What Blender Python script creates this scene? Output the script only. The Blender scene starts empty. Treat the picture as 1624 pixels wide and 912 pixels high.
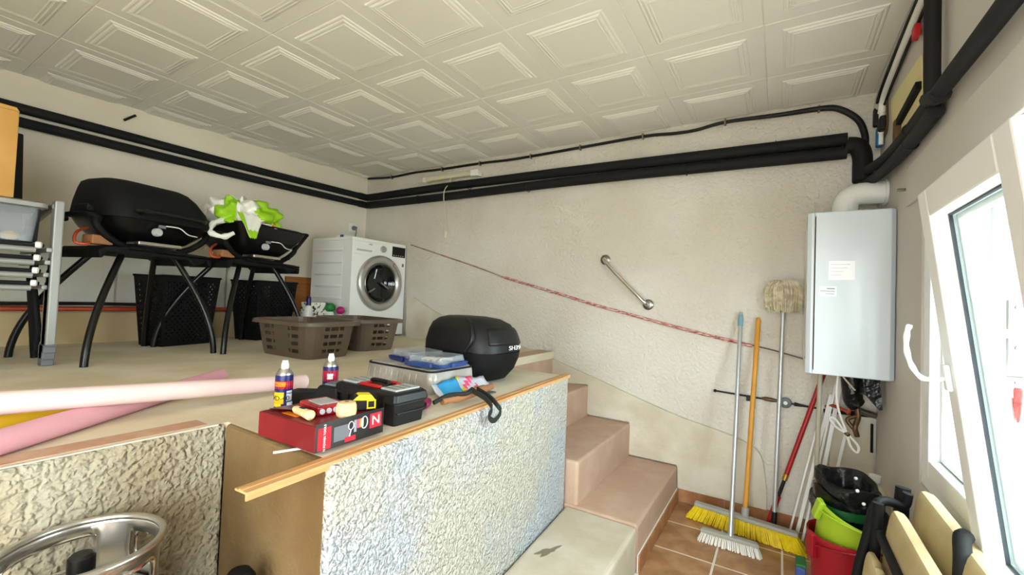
import bpy, bmesh, math, random
from mathutils import Vector, Matrix
random.seed(7)
SC = bpy.context.scene
COL = SC.collection

# ------------------------------------------------------------------ camera
def cam_setup():
    f, yaw, pitch, roll = 689.83, 0.555096, 0.028157, 0.039264
    loc = Vector((3.7456, -3.0440, 1.2590))
    cy, sy, cp, sp = math.cos(yaw), math.sin(yaw), math.cos(pitch), math.sin(pitch)
    fw = Vector((-sy*cp, cy*cp, sp)); r = Vector((cy, sy, 0)); u = r.cross(fw)
    cr, sr = math.cos(roll), math.sin(roll)
    r2 = cr*r + sr*u; u2 = -sr*r + cr*u
    cd = bpy.data.cameras.new('camera'); cd.sensor_width = 36; cd.lens = f/1624*36; cd.clip_start = 0.02
    co = bpy.data.objects.new('camera', cd); COL.objects.link(co)
    m = Matrix((r2, u2, -fw)).transposed().to_4x4(); m.translation = loc
    co.matrix_world = m; SC.camera = co
cam_setup()
# ------------------------------------------------------------------ world, light, exposure
w = bpy.data.worlds.new('sky'); SC.world = w; w.use_nodes = True
w.node_tree.nodes['Background'].inputs[0].default_value = (0.88, 0.96, 1.0, 1)
w.node_tree.nodes['Background'].inputs[1].default_value = 16.0
def portal(name, loc, rot, sx, sy):
    l = bpy.data.lights.new(name, 'AREA'); l.shape = 'RECTANGLE'; l.size = sx; l.size_y = sy
    l.cycles.is_portal = True
    o = bpy.data.objects.new(name, l); COL.objects.link(o); o.location = loc; o.rotation_euler = rot
portal('window_portal', (4.41, -1.5, 1.17), (0, math.radians(90), 0), 1.12, 1.36)
portal('door_portal', (4.41, -3.9, 1.05), (0, math.radians(90), 0), 2.15, 1.2)
portal('added_rear_portal', (3.5, -4.77, 1.05), (math.radians(90), 0, 0), 1.0, 2.15)  # serves the rear opening that was added to brighten the back wall
SC.view_settings.view_transform = 'Standard'; SC.view_settings.look = 'None'
SC.view_settings.gamma = 1; SC.view_settings.use_curve_mapping = False
SC.view_settings.exposure = 0.0

# ------------------------------------------------------------------ materials
def lin(c):
    if isinstance(c, str):
        c = tuple(int(c[i:i+2], 16)/255 for i in (0, 2, 4))
    return tuple((x/12.92 if x <= .04045 else ((x+.055)/1.055)**2.4) for x in c) + (1,)
M = {}
def mat(name, c, rough=.6, metal=0, c2=None, nscale=6, bump=None, spec=None, trans=0, alpha=1, ior=1.45, contrast=(.4, .6), detail=4, coat=0, stretch=None):
    m = bpy.data.materials.new(name); m.use_nodes = True
    nt = m.node_tree; b = nt.nodes['Principled BSDF']; N = nt.nodes.new; L = nt.links.new
    b.inputs['Base Color'].default_value = lin(c); b.inputs['Roughness'].default_value = rough
    b.inputs['Metallic'].default_value = metal; b.inputs['IOR'].default_value = ior
    if spec is not None: b.inputs['Specular IOR Level'].default_value = spec
    if trans: b.inputs['Transmission Weight'].default_value = trans
    if coat: b.inputs['Coat Weight'].default_value = coat
    if alpha < 1: b.inputs['Alpha'].default_value = alpha
    tc = None
    if c2 or bump:
        tc = N('ShaderNodeTexCoord'); src = tc.outputs['Object']
        if stretch:
            mp = N('ShaderNodeMapping'); mp.inputs['Scale'].default_value = stretch; L(src, mp.inputs[0]); src = mp.outputs[0]
    if c2:
        n = N('ShaderNodeTexNoise'); n.inputs['Scale'].default_value = nscale; n.inputs['Detail'].default_value = detail
        r = N('ShaderNodeValToRGB'); r.color_ramp.elements[0].position = contrast[0]; r.color_ramp.elements[1].position = contrast[1]
        r.color_ramp.elements[0].color = lin(c); r.color_ramp.elements[1].color = lin(c2)
        L(src, n.inputs['Vector']); L(n.outputs['Fac'], r.inputs[0]); L(r.outputs[0], b.inputs['Base Color'])
    if bump:
        kind, sc, st, dist = bump
        if kind == 'noise':
            n = N('ShaderNodeTexNoise'); n.inputs['Scale'].default_value = sc; n.inputs['Detail'].default_value = 3; o = n.outputs['Fac']
            L(src, n.inputs['Vector'])
        else:
            n0 = N('ShaderNodeTexNoise'); n0.inputs['Scale'].default_value = sc*.6; L(src, n0.inputs['Vector'])
            mx = N('ShaderNodeMixRGB'); mx.blend_type = 'ADD'; mx.inputs[0].default_value = 2.2/sc; L(src, mx.inputs[1]); L(n0.outputs['Color'], mx.inputs[2])
            n = N('ShaderNodeTexVoronoi'); n.feature = 'SMOOTH_F1'; n.inputs['Scale'].default_value = sc; L(mx.outputs[0], n.inputs['Vector'])
            mt = N('ShaderNodeMath'); mt.operation = 'MULTIPLY'; mt.inputs[1].default_value = -1; L(n.outputs['Distance'], mt.inputs[0]); o = mt.outputs[0]
        bp = N('ShaderNodeBump'); bp.inputs['Strength'].default_value = st; bp.inputs['Distance'].default_value = dist
        L(o, bp.inputs['Height']); L(bp.outputs[0], b.inputs['Normal'])
    M[name] = m; return m
mat('wall_stucco', 'DCD7CC', .9, c2='D2CBBD', nscale=1.5, bump=('voronoi', 55, .55, .012))
mat('wall_smooth', 'E8E0D0', .92, c2='E0D6C4', nscale=1.2, bump=('noise', 90, .25, .004))
mat('wall_window', 'D0CBC4', .85, bump=('noise', 60, .12, .003))
mat('parapet_stucco', 'CAC6B8', .93, c2='BFC3C8', nscale=2.6, contrast=(.45, .62), bump=('voronoi', 100, 1.0, .022))
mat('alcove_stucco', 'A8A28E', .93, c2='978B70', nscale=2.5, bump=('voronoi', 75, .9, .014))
mat('alcove_side', '7A6340', .93, c2='68502C', nscale=3, bump=('noise', 60, .5, .008))  # dirty brown cement, with the face's shade also put into the colour
mat('plinth', 'C9B48C', .9, c2='BCA578', nscale=3)
mat('concrete_floor', 'E8DDC6', .88, c2='DACCAE', nscale=3, bump=('noise', 40, .25, .006))
mat('skirt_plaster', 'D8D0BE', .9, c2='CBC1AB', nscale=4, bump=('noise', 30, .35, .01))
mat('step_paint', 'BF9F88', .6, c2='CBB09A', nscale=7, contrast=(.45, .75), bump=('noise', 50, .25, .005))
mat('step_bare', 'CCC2AF', .85, c2='BFB39B', nscale=5, bump=('noise', 40, .3, .006))
mat('tread_stain', '7E7864', .9)
mat('ceiling_tile', 'E9E8DF', .55, bump=('noise', 160, .08, .002))
mat('ceiling_slab', 'F0EFE8', .7)
mat('terracotta', 'B58A62', .45, c2='9C7048', nscale=9, bump=('noise', 25, .1, .004))
mat('grout', 'E9E2D4', .9)
mat('base_tile', 'B98358', .5, c2='A06B43', nscale=9)
mat('brick_edge', 'CBA98E', .9, c2='C0957A', nscale=12, bump=('noise', 50, .4, .006))
mat('foam_black', '0B0B0B', .75, bump=('noise', 120, .2, .003))
mat('cable_black', '0E0D0C', .55)
mat('clip_metal', '8A867C', .4, .8)
mat('plastic_black', '0B0B0C', .5)
mat('matte_black', '0A0A0A', .7, spec=.3)
mat('gloss_black', '0A0A0A', .28)
mat('steel', 'C9C7C2', .28, 1)
mat('steel_dark', '8C8983', .3, 1)
mat('chrome', 'E0DEDA', .12, 1)
mat('white_enamel', 'F2F2EE', .3)
mat('white_plastic', 'EFEFEA', .4)
mat('boiler_white', 'D2DAE0', .16, coat=.4)
mat('pvc_white', 'F4F6F6', .35)
mat('gasket', '3A444C', .6)
mat('cream_plastic', 'E6DDBF', .5)
mat('ivory_cable', 'DDD3BA', .6)
mat('old_paint', 'B49A84', .8, c2='9A7662', nscale=14)
mat('silver_ring', 'B9B8B3', .33, .75)
mat('dark_glass', '14181A', .06, coat=.3)
mat('brown_plastic', '67594B', .38, c2='5F5143', nscale=3)
mat('grey_frame', '9A9A95', .45, .3)
mat('sling_black', '0D0D0D', .8)
mat('cardboard', 'C79A55', .85, c2='BE9049', nscale=5)
mat('brown_board', 'A8692E', .6, c2='9A5D25', nscale=4, stretch=(1, 1, 12))
mat('clear_plastic', 'C8CED2', .25, trans=.75, ior=1.15)
mat('copper_pipe', 'C0532D', .4, .25, c2='B0441F', nscale=9)
mat('tan_wood', 'D9B173', .5, c2='CFA564', nscale=8, stretch=(1, 8, 8))
mat('pale_wood', 'E8CFA0', .55, c2='DDBF8C', nscale=9, stretch=(8, 8, 1))
mat('strip_wood', 'D6A873', .5, c2='C8935A', nscale=5, stretch=(12, 1, 12))
mat('panel_white', 'E4E1D4', .7, c2='D8D4C4', nscale=3)
mat('pink_foam', 'DDA2AC', .8); mat('light_pink_foam', 'E3C8C3', .8); mat('yellow_foam', 'E2B21C', .7)
mat('navy', '1C1F5E', .35); mat('yellow_print', 'F2C21B', .4); mat('red_print', 'C81E32', .4); mat('orange_print', 'F28A1E', .4)
mat('silver_print', 'C9CCD6', .4); mat('black_print', '111111', .5); mat('white_print', 'F6F4F0', .5)
mat('red_card', '86101E', .38, c2='740C18', nscale=5); mat('black_card', '171614', .35, c2='3A3A38', nscale=4)
mat('red_plastic', 'C21F1C', .4); mat('red_clear', 'C02A30', .2, c2='8E1A1E', nscale=14)
mat('grey_plastic', 'B7B7B5', .4); mat('mid_grey', '6E7276', .45); mat('toolbox_black', '141617', .42)
mat('yellow_plastic', 'E8CF2A', .4)
mat('silver_fabric', 'C7C4BE', .32, .15, c2='AFA99F', nscale=9, bump=('noise', 14, .5, .02))
mat('piping_dark', '1A1A22', .6)
mat('blue_plastic', '2A4580', .4); mat('blue_light', '3FA3DC', .4); mat('pink_print', 'F0527A', .4); mat('magenta', 'B0186A', .4)
mat('green_cap', '1D7A35', .45); mat('strap', '20221C', .8)
mat('green_bag', '9BD01C', .45); mat('white_bag', 'ECEBE0', .5)
mat('lime', 'A9C930', .38); mat('bucket_red', '9A1622', .35); mat('green_dark', '0B4A20', .4)
mat('bag_black', '0C0E0E', .3, bump=('noise', 18, .8, .02))
mat('broom_yellow', 'F2D81E', .6, c2='E6C60F', nscale=40); mat('bristle_white', 'F0EDE2', .7)
mat('alu_pole', 'BFC2C2', .35, .55); mat('blue_cap', '7FA9B8', .5); mat('orange_pole', 'D99A3A', .45, c2='CF8E2E', nscale=7)
mat('mop_yarn', 'DDD4BC', .95, c2='B9AD8C', nscale=30); mat('red_pole', 'A31418', .35); mat('beige_pole', 'A79F8C', .5); mat('broom_grey', 'A7A69C', .5)
mat('cushion', 'C2B086', .9, c2='B8A478', nscale=6, bump=('noise', 120, .15, .003))
mat('gold', 'B8933F', .35, .8); mat('bronze', '6A5138', .45, .7); mat('soft_blue', '4A5FA8', .5); mat('cyan_valve', '2F7FC4', .4)
mat('patch_cream', 'E9DDA6', .8); mat('rust_wood', '9A6A45', .7)
def tape_mat():
    m = bpy.data.materials.new('worn_red_tape'); m.use_nodes = True; nt = m.node_tree; b = nt.nodes['Principled BSDF']
    tc = nt.nodes.new('ShaderNodeTexCoord'); mp = nt.nodes.new('ShaderNodeMapping'); mp.inputs['Scale'].default_value = (5, 60, 60)
    n = nt.nodes.new('ShaderNodeTexNoise'); n.inputs['Scale'].default_value = 4; n.inputs['Detail'].default_value = 5
    r = nt.nodes.new('ShaderNodeValToRGB'); e = r.color_ramp.elements
    e[0].position = .33; e[0].color = lin('5A3A34'); e[1].position = .62; e[1].color = lin('E6D8CC')
    a = e.new(.42); a.color = lin('A8403E'); a = e.new(.52); a.color = lin('C98F88')
    nt.links.new(tc.outputs['Object'], mp.inputs[0]); nt.links.new(mp.outputs[0], n.inputs['Vector'])
    nt.links.new(n.outputs['Fac'], r.inputs[0]); nt.links.new(r.outputs[0], b.inputs['Base Color']); b.inputs['Roughness'].default_value = .8
    M['tape'] = m
tape_mat()
def spots_mat():
    m = bpy.data.materials.new('spotted_print'); m.use_nodes = True; nt = m.node_tree; b = nt.nodes['Principled BSDF']
    tc = nt.nodes.new('ShaderNodeTexCoord'); n = nt.nodes.new('ShaderNodeTexNoise'); n.inputs['Scale'].default_value = 45
    r = nt.nodes.new('ShaderNodeValToRGB'); r.color_ramp.interpolation = 'CONSTANT'; e = r.color_ramp.elements
    e[0].color = lin('2B3A2C'); e[1].position = .42; e[1].color = lin('EDEBDD')
    nt.links.new(tc.outputs['Object'], n.inputs['Vector']); nt.links.new(n.outputs['Fac'], r.inputs[0]); nt.links.new(r.outputs[0], b.inputs['Base Color'])
    M['spots'] = m
spots_mat()
def clear_mat():
    m = bpy.data.materials.new('clear_shell'); m.use_nodes = True; nt = m.node_tree; b = nt.nodes['Principled BSDF']; out = nt.nodes['Material Output']
    b.inputs['Base Color'].default_value = lin('C4CBD0'); b.inputs['Roughness'].default_value = .12
    t = nt.nodes.new('ShaderNodeBsdfTransparent'); mx = nt.nodes.new('ShaderNodeMixShader'); mx.inputs[0].default_value = .32
    nt.links.new(t.outputs[0], mx.inputs[1]); nt.links.new(b.outputs[0], mx.inputs[2]); nt.links.new(mx.outputs[0], out.inputs[0]); M['clear_plastic'] = m
clear_mat()
def glass_mat():
    m = bpy.data.materials.new('window_glass'); m.use_nodes = True; nt = m.node_tree
    nt.nodes.remove(nt.nodes['Principled BSDF']); out = nt.nodes['Material Output']
    g = nt.nodes.new('ShaderNodeBsdfGlossy'); g.inputs['Roughness'].default_value = .02
    t = nt.nodes.new('ShaderNodeBsdfTransparent'); t.inputs[0].default_value = (.93, .98, .98, 1)
    lw = nt.nodes.new('ShaderNodeLayerWeight'); lw.inputs[0].default_value = .5
    pw = nt.nodes.new('ShaderNodeMath'); pw.operation = 'POWER'; pw.inputs[1].default_value = 5; nt.links.new(lw.outputs['Facing'], pw.inputs[0])
    f = nt.nodes.new('ShaderNodeMath'); f.operation = 'MULTIPLY_ADD'; f.inputs[1].default_value = .6; f.inputs[2].default_value = .03; nt.links.new(pw.outputs[0], f.inputs[0])
    mx = nt.nodes.new('ShaderNodeMixShader')
    nt.links.new(f.outputs[0], mx.inputs[0]); nt.links.new(t.outputs[0], mx.inputs[1]); nt.links.new(g.outputs[0], mx.inputs[2]); nt.links.new(mx.outputs[0], out.inputs[0])
    M['glass'] = m
glass_mat()

# ------------------------------------------------------------------ mesh helpers
V = Vector
def frame_of(d):
    d = V(d).normalized(); a = V((0, 0, 1)) if abs(d.z) < .9 else V((1, 0, 0))
    x = d.cross(a).normalized(); return x, d.cross(x).normalized()
def spline(pts, k=6, closed=False):
    P = [V(p) for p in pts]; n = len(P); out = []
    rng = n if closed else n-1
    for i in range(rng):
        p1 = P[i]; p2 = P[(i+1) % n]
        p0 = P[i-1] if (i > 0 or closed) else p1*2-p2
        p3 = P[(i+2) % n] if (i+2 < n or closed) else p2*2-p1
        for j in range(k):
            t = j/k
            out.append(.5*((2*p1)+(p2-p0)*t+(2*p0-5*p1+4*p2-p3)*t*t+(3*p1-p0-3*p2+p3)*t**3))
    if not closed: out.append(P[-1])
    return out
class MB:
    def __init__(s): s.v = []; s.f = []
    def add(s, vs, fs):
        o = len(s.v); s.v += [V(p) for p in vs]; s.f += [tuple(i+o for i in f) for f in fs]; return s
    def box(s, x0, x1, y0, y1, z0, z1):
        x0, x1 = min(x0, x1), max(x0, x1); y0, y1 = min(y0, y1), max(y0, y1); z0, z1 = min(z0, z1), max(z0, z1)
        return s.add([(x0,y0,z0),(x1,y0,z0),(x1,y1,z0),(x0,y1,z0),(x0,y0,z1),(x1,y0,z1),(x1,y1,z1),(x0,y1,z1)],
                     [(0,3,2,1),(4,5,6,7),(0,1,5,4),(1,2,6,5),(2,3,7,6),(3,0,4,7)])
    def beam(s, p0, p1, wd, ht, up=(0, 0, 1)):
        p0, p1 = V(p0), V(p1); d = (p1-p0).normalized(); u = V(up); sd = d.cross(u).normalized(); u = sd.cross(d).normalized()
        q = [a*sd*wd/2+b*u*ht/2 for a, b in ((-1,-1),(1,-1),(1,1),(-1,1))]
        return s.add([p0+k for k in q]+[p1+k for k in q], [(0,3,2,1),(4,5,6,7),(0,1,5,4),(1,2,6,5),(2,3,7,6),(3,0,4,7)])
    def loft(s, rings, cap0=True, cap1=True, closed=True):
        n = len(rings[0]); vs = [p for r in rings for p in r]; fs = []
        for i in range(len(rings)-1):
            for j in range(n if closed else n-1):
                k = (j+1) % n; fs.append((i*n+j, i*n+k, (i+1)*n+k, (i+1)*n+j))
        if cap0: fs.append(tuple(range(n-1, -1, -1)))
        if cap1: fs.append(tuple(range((len(rings)-1)*n, len(rings)*n)))
        return s.add(vs, fs)
    def cyl(s, p0, p1, r0, r1=None, n=16, caps=True):
        r1 = r0 if r1 is None else r1; p0, p1 = V(p0), V(p1); x, y = frame_of(p1-p0)
        ring = lambda p, r: [p+(x*math.cos(t)+y*math.sin(t))*r for t in [2*math.pi*i/n for i in range(n)]]
        return s.loft([ring(p0, r0), ring(p1, r1)], caps, caps)
    def tube(s, pts, r, n=10, closed=False, caps=True):
        P = [V(p) for p in pts]; m = len(P); rings = []; x = None
        for i, p in enumerate(P):
            if closed: d = P[(i+1) % m]-P[i-1]
            else: d = P[min(i+1, m-1)]-P[max(i-1, 0)]
            d.normalize()
            if x is None: x, y = frame_of(d)
            else:
                x = (x-d*x.dot(d)).normalized(); y = d.cross(x)
            rr = r[i] if isinstance(r, (list, tuple)) else r
            rings.append([p+(x*math.cos(t)+y*math.sin(t))*rr for t in [2*math.pi*k/n for k in range(n)]])
        if closed: rings.append(rings[0]); return s.loft(rings, False, False)
        return s.loft(rings, caps, caps)
    def lathe(s, prof, c=(0, 0, 0), n=32, ax=(0, 0, 1), cap0=True, cap1=True):
        d = V(ax).normalized(); c = V(c)
        if abs(d.z) > .99: x, y = V((1, 0, 0)), V((0, 1, 0))*(1 if d.z > 0 else -1)
        else: x, y = frame_of(d)
        rings = [[c+d*z+(x*math.cos(t)+y*math.sin(t))*r for t in [2*math.pi*i/n for i in range(n)]] for r, z in prof]
        return s.loft(rings, cap0, cap1)
    def prism(s, poly, a, b, fn):
        return s.loft([[V(fn(p[0], p[1], a)) for p in poly], [V(fn(p[0], p[1], b)) for p in poly]])
    def sphere(s, c, r, n=14, m=8, sc=(1, 1, 1)):
        c = V(c); rings = []
        for i in range(1, m):
            t = math.pi*i/m
            rings.append([c+V((math.sin(t)*math.cos(p)*r*sc[0], math.sin(t)*math.sin(p)*r*sc[1], -math.cos(t)*r*sc[2])) for p in [2*math.pi*j/n for j in range(n)]])
        return s.loft(rings)
    def tf(s, m):
        s.v = [m @ p for p in s.v]; return s
    def build(s, name, material, parent=None, smooth=False, bevel=0, seg=2, world=True, solid=0, sub=0, loc=None):
        me = bpy.data.meshes.new(name)
        off = V((0, 0, 0))
        if parent is not None and world:
            r = parent
            while r.parent: r = r.parent
            off = r.location.copy()
        if parent is None:
            if loc is not None: off = V(loc)
            else:
                lo = [min(p[i] for p in s.v) for i in range(3)]; hi = [max(p[i] for p in s.v) for i in range(3)]
                off = V(((lo[0]+hi[0])/2, (lo[1]+hi[1])/2, lo[2]))
        me.from_pydata([tuple(p-off) for p in s.v], [], s.f)
        bm = bmesh.new(); bm.from_mesh(me); bmesh.ops.recalc_face_normals(bm, faces=bm.faces); bm.to_mesh(me); bm.free()
        if smooth:
            me.polygons.foreach_set('use_smooth', [True]*len(me.polygons))
            try: me.set_sharp_from_angle(angle=math.radians(38))
            except Exception: pass
        o = bpy.data.objects.new(name, me); COL.objects.link(o)
        me.materials.append(M[material] if isinstance(material, str) else material)
        if solid:
            md = o.modifiers.new('solid', 'SOLIDIFY'); md.thickness = abs(solid); md.offset = -1 if solid > 0 else 1
        if bevel:
            md = o.modifiers.new('bevel', 'BEVEL'); md.width = bevel; md.segments = seg; md.limit_method = 'ANGLE'; md.angle_limit = math.radians(40)
        if sub:
            md = o.modifiers.new('sub', 'SUBSURF'); md.levels = sub; md.render_levels = sub
        if parent is not None: o.parent = parent
        else: o.location = off
        return o
def tag(o, label, cat=None, group=None, kind=None):
    o['label'] = label
    if cat: o['category'] = cat
    if group: o['group'] = group
    if kind: o['kind'] = kind
    return o
def thing(name, label, cat, loc, rz=0, group=None):
    o = bpy.data.objects.new(name, None); COL.objects.link(o); o.location = loc; o.rotation_euler = (0, 0, rz); o.empty_display_size = .05
    return tag(o, label, cat, group)
def copy_thing(root, loc, rz, label, group=None):
    r = root.copy(); COL.objects.link(r); r.location = loc; r.rotation_euler = (0, 0, rz); r['label'] = label
    if group: r['group'] = group
    for ch in list(root.children):
        c = ch.copy(); COL.objects.link(c); c.parent = r
        for g in ch.children:
            d = g.copy(); COL.objects.link(d); d.parent = c
    return r
def rrect(cx, cy, hx, hy, r, z, k=5):
    out = []
    for (sx, sy, a0) in ((1, 1, 0), (-1, 1, 90), (-1, -1, 180), (1, -1, 270)):
        for i in range(k+1):
            a = math.radians(a0+90*i/k)
            out.append(V((cx+sx*(hx-r)+r*math.cos(a), cy+sy*(hy-r)+r*math.sin(a), z)))
    return out
def text(name, s, size, material, parent, origin, xdir, ydir, extrude=.0006, world=True, shear=0, align='CENTER', xscale=1):
    cu = bpy.data.curves.new(name, 'FONT'); cu.body = s; cu.size = size; cu.extrude = extrude; cu.align_x = align; cu.align_y = 'CENTER'; cu.shear = shear
    to = bpy.data.objects.new(name+'_tmp', cu); COL.objects.link(to)
    dg = bpy.context.evaluated_depsgraph_get(); me = bpy.data.meshes.new_from_object(to.evaluated_get(dg)); bpy.data.objects.remove(to)
    x = V(xdir).normalized(); y = V(ydir).normalized(); z = x.cross(y)
    o = V(origin)
    if world:
        r = parent
        while r.parent: r = r.parent
        o = o-r.location
    m = Matrix((x*xscale, y, z)).transposed().to_4x4(); m.translation = o
    me.transform(m); me.name = name
    ob = bpy.data.objects.new(name, me); COL.objects.link(ob); me.materials.clear(); me.materials.append(M[material]); ob.parent = parent
    return ob

# ================================================================== SETTING
PZ = .875; CZ = 2.48; W = 4.19; YR = -4.6
def wlx(y): return .02+.05*y                       # the left wall runs slightly out of square
def struct(o, label): return tag(o, label, None, None, 'structure')
m = MB(); m.box(-.5, W+.2, 0, .15, -.1, CZ+.12)
struct(m.build('wall_back', 'wall_stucco'), 'long cream stucco wall behind the stairs')
m = MB(); m.prism([(wlx(0), 0), (wlx(YR), YR), (wlx(YR)-.2, YR), (wlx(0)-.2, 0)], -.1, CZ+.12, lambda x, y, z: (x, y, z))
struct(m.build('wall_left', 'wall_smooth'), 'smooth cream wall behind the barbecues')
WY0, WY1, WZ0, WZ1 = -.86, -2.15, .645, 1.70
DY0, DY1, DZ1 = -3.35, -4.45, 2.1; RX0, RX1 = 3.05, 3.95
m = MB()
m.box(W, W+.2, 0, WY0, -.1, CZ+.12); m.box(W, W+.2, WY0, WY1, -.1, WZ0); m.box(W, W+.2, WY0, WY1, WZ1, CZ+.12)
m.box(W, W+.2, WY1, DY0, -.1, CZ+.12); m.box(W, W+.2, DY0, DY1, DZ1, CZ+.12); m.box(W, W+.2, DY1, YR-.15, -.1, CZ+.12)
struct(m.build('wall_right', 'wall_window'), 'pale grey wall with the white window')
m = MB(); m.box(-.5, RX0, YR, YR-.15, -.1, CZ+.12); m.box(RX1, W+.2, YR, YR-.15, -.1, CZ+.12); m.box(RX0, RX1, YR, YR-.15, 2.1, CZ+.12)  # opening in this wall is added to let in frontal light
struct(m.build('wall_rear', 'wall_smooth'), 'plain cream wall behind the viewer')
# ceiling with its moulded tiles
m = MB(); m.box(-.5, W+.2, .15, YR-.15, CZ+.002, CZ+.12)
ceil = struct(m.build('ceiling', 'ceiling_slab'), 'white ceiling of moulded square foam tiles')
PROF = [(h_, d_*.85 if d_ > .003 else d_) for h_, d_ in [(.2493, -.002), (.2490, 0), (.2462, .003), (.180, .003), (.177, .008), (.171, .010), (.167, .008), (.163, .0085), (.159, .013), (.152, .015), (.148, .0125), (.143, .013), (.140, .016), (.136, .016), (.1335, .0145), (.130, .0145)]]
def tile_mesh(cx, cy):
    m = MB()
    m.loft([[V((sx*h, sy*h, -d)) for sx, sy in ((1, 1), (-1, 1), (-1, -1), (1, -1))] for h, d in PROF], True, True)
    me = bpy.data.meshes.new('ceiling_tile'); me.from_pydata([tuple(p) for p in m.v], [], m.f)
    bm = bmesh.new(); bm.from_mesh(me); bmesh.ops.recalc_face_normals(bm, faces=bm.faces)
    cuts = []
    if cy+.25 > 0: cuts.append((V((0, -.002-cy, 0)), V((0, 1, 0))))
    if cx+.25 > W: cuts.append((V((W-.002-cx, 0, 0)), V((1, 0, 0))))
    if cx-.25 < wlx(cy+.25)+.01: cuts.append((V((wlx(cy)+.002-cx, 0, 0)), V((-1, .05, 0))))
    if cy-.25 < YR: cuts.append((V((0, YR+.002-cy, 0)), V((0, -1, 0))))
    for co, no in cuts:
        bmesh.ops.bisect_plane(bm, geom=bm.verts[:]+bm.edges[:]+bm.faces[:], plane_co=co, plane_no=no, clear_outer=True)
    bm.to_mesh(me); bm.free(); me.materials.append(M['ceiling_tile']); return me, bool(cuts)
shared_tile = None
for i in range(10):
    for j in range(10):
        cx = -.09+.5*i; cy = -.19-.5*j
        if cx-.25 > W-.01: continue
        me, cut = tile_mesh(cx, cy)
        if len(me.polygons) == 0: continue
        if not cut:
            if shared_tile is None: shared_tile = me
            else: bpy.data.meshes.remove(me); me = shared_tile
        o = bpy.data.objects.new('tile', me); COL.objects.link(o); o.parent = ceil
        o.location = V((cx, cy, CZ))-ceil.location
# lower floor: grout bed and terracotta tiles
m = MB(); m.box(-.5, W+.2, .15, YR-.15, -.12, -.002)
flo = struct(m.build('floor', 'grout'), 'terracotta tiled floor at the foot of the steps')
tm = MB(); tm.box(-.139, .139, -.1525, .1525, -.012, 0)
base = None
for i in range(-3, 4):
    for j in range(15):
        cx = 3.341+.288*i; cy = -.172-.315*j
        if cx < 2.8 and cy > -2.3: continue
        x1 = min(cx+.141, W-.002); x0 = cx-.141
        if x1-x0 < .05: continue
        if cx-.141 < 3.18 and cy > -2.0: continue
        if x1 < cx+.14:
            mm = MB(); mm.box(x0, x1, cy-.1545, cy+.1545, -.012, 0); o = mm.build('tile', 'terracotta', flo, bevel=.002)
        else:
            if base is None:
                base = tm.build('tile', 'terracotta', flo, world=False, bevel=.002); o = base
            else:
                o = base.copy(); COL.objects.link(o); o.parent = flo
            o.location = V((cx, cy, 0))-flo.location
# skirting tiles along the foot of the back wall
m = MB(); m.box(3.20, W-.002, -.008, -.001, 0, .082)
bb = struct(m.build('baseboard_back', 'grout'), 'brown tile skirting at the foot of the back wall')
for i in range(4):
    x0 = 3.2+.27*i; x1 = min(x0+.267, W-.003)
    m = MB(); m.box(x0, x1, -.016, -.008, .001, .080); m.build('tile', 'base_tile', bb, bevel=.0015)
# raised platform (concrete), with the projecting parapet
P0, P1, P2 = (2.405, -2.40), (2.90, -2.41), (2.81, -.95)
out = [(wlx(-.001)+.002, -.002), (2.27, -.002), (2.27, -.95), (P2[0]-.012, P2[1]), (P1[0]-.012, P1[1]+.012), (P0[0]-.008, P0[1]+.008), (2.42, YR+.002), (wlx(YR)+.003, YR+.002)]
m = MB(); m.prism(out, PZ-.05, PZ, lambda x, y, z: (x, y, z))
plat = struct(m.build('floor', 'concrete_floor'), 'raised sandy concrete floor carrying the barbecues and washing machine')
def face_wall(name, a, b, matn, label, th=.12):
    a, b = V((a[0], a[1], 0)), V((b[0], b[1], 0)); d = (b-a).normalized(); n = V((d.y, -d.x, 0))   # n points outward
    m = MB(); q = [a+n*.004, b+n*.004, b-n*th, a-n*th]
    m.loft([[V((p.x, p.y, 0)) for p in q], [V((p.x, p.y, PZ-.0005)) for p in q]])
    return struct(m.build(name, matn, bevel=.012, seg=3), label)
face_wall('wall_parapet', (P1[0], P1[1]-.006), P2, 'parapet_stucco', 'bright knobbly stucco parapet wall under the wooden strip', .025)
face_wall('wall_alcove_side', P0, (P1[0]-.016, P1[1]), 'alcove_side', 'tan side of the parapet, darkened for shade, beside the alcove', .03)
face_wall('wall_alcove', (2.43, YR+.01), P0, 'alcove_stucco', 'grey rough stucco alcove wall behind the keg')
# brick edging let into the platform edge above the alcove
tr = struct(MB().box(2.315, 2.404, -2.42, YR+.01, PZ-.02, PZ+.0015).build('trim_1', 'skirt_plaster'), 'strip of pink bricks along the platform edge')
y = -2.44
while y > YR+.25:
    x1 = 2.405+(-2.4-y)*.0114
    MB().box(x1-.085, x1-.016, y, y-.447, PZ-.03, PZ+.0035).build('brick', 'brick_edge', tr, bevel=.002); y -= .45
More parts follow.
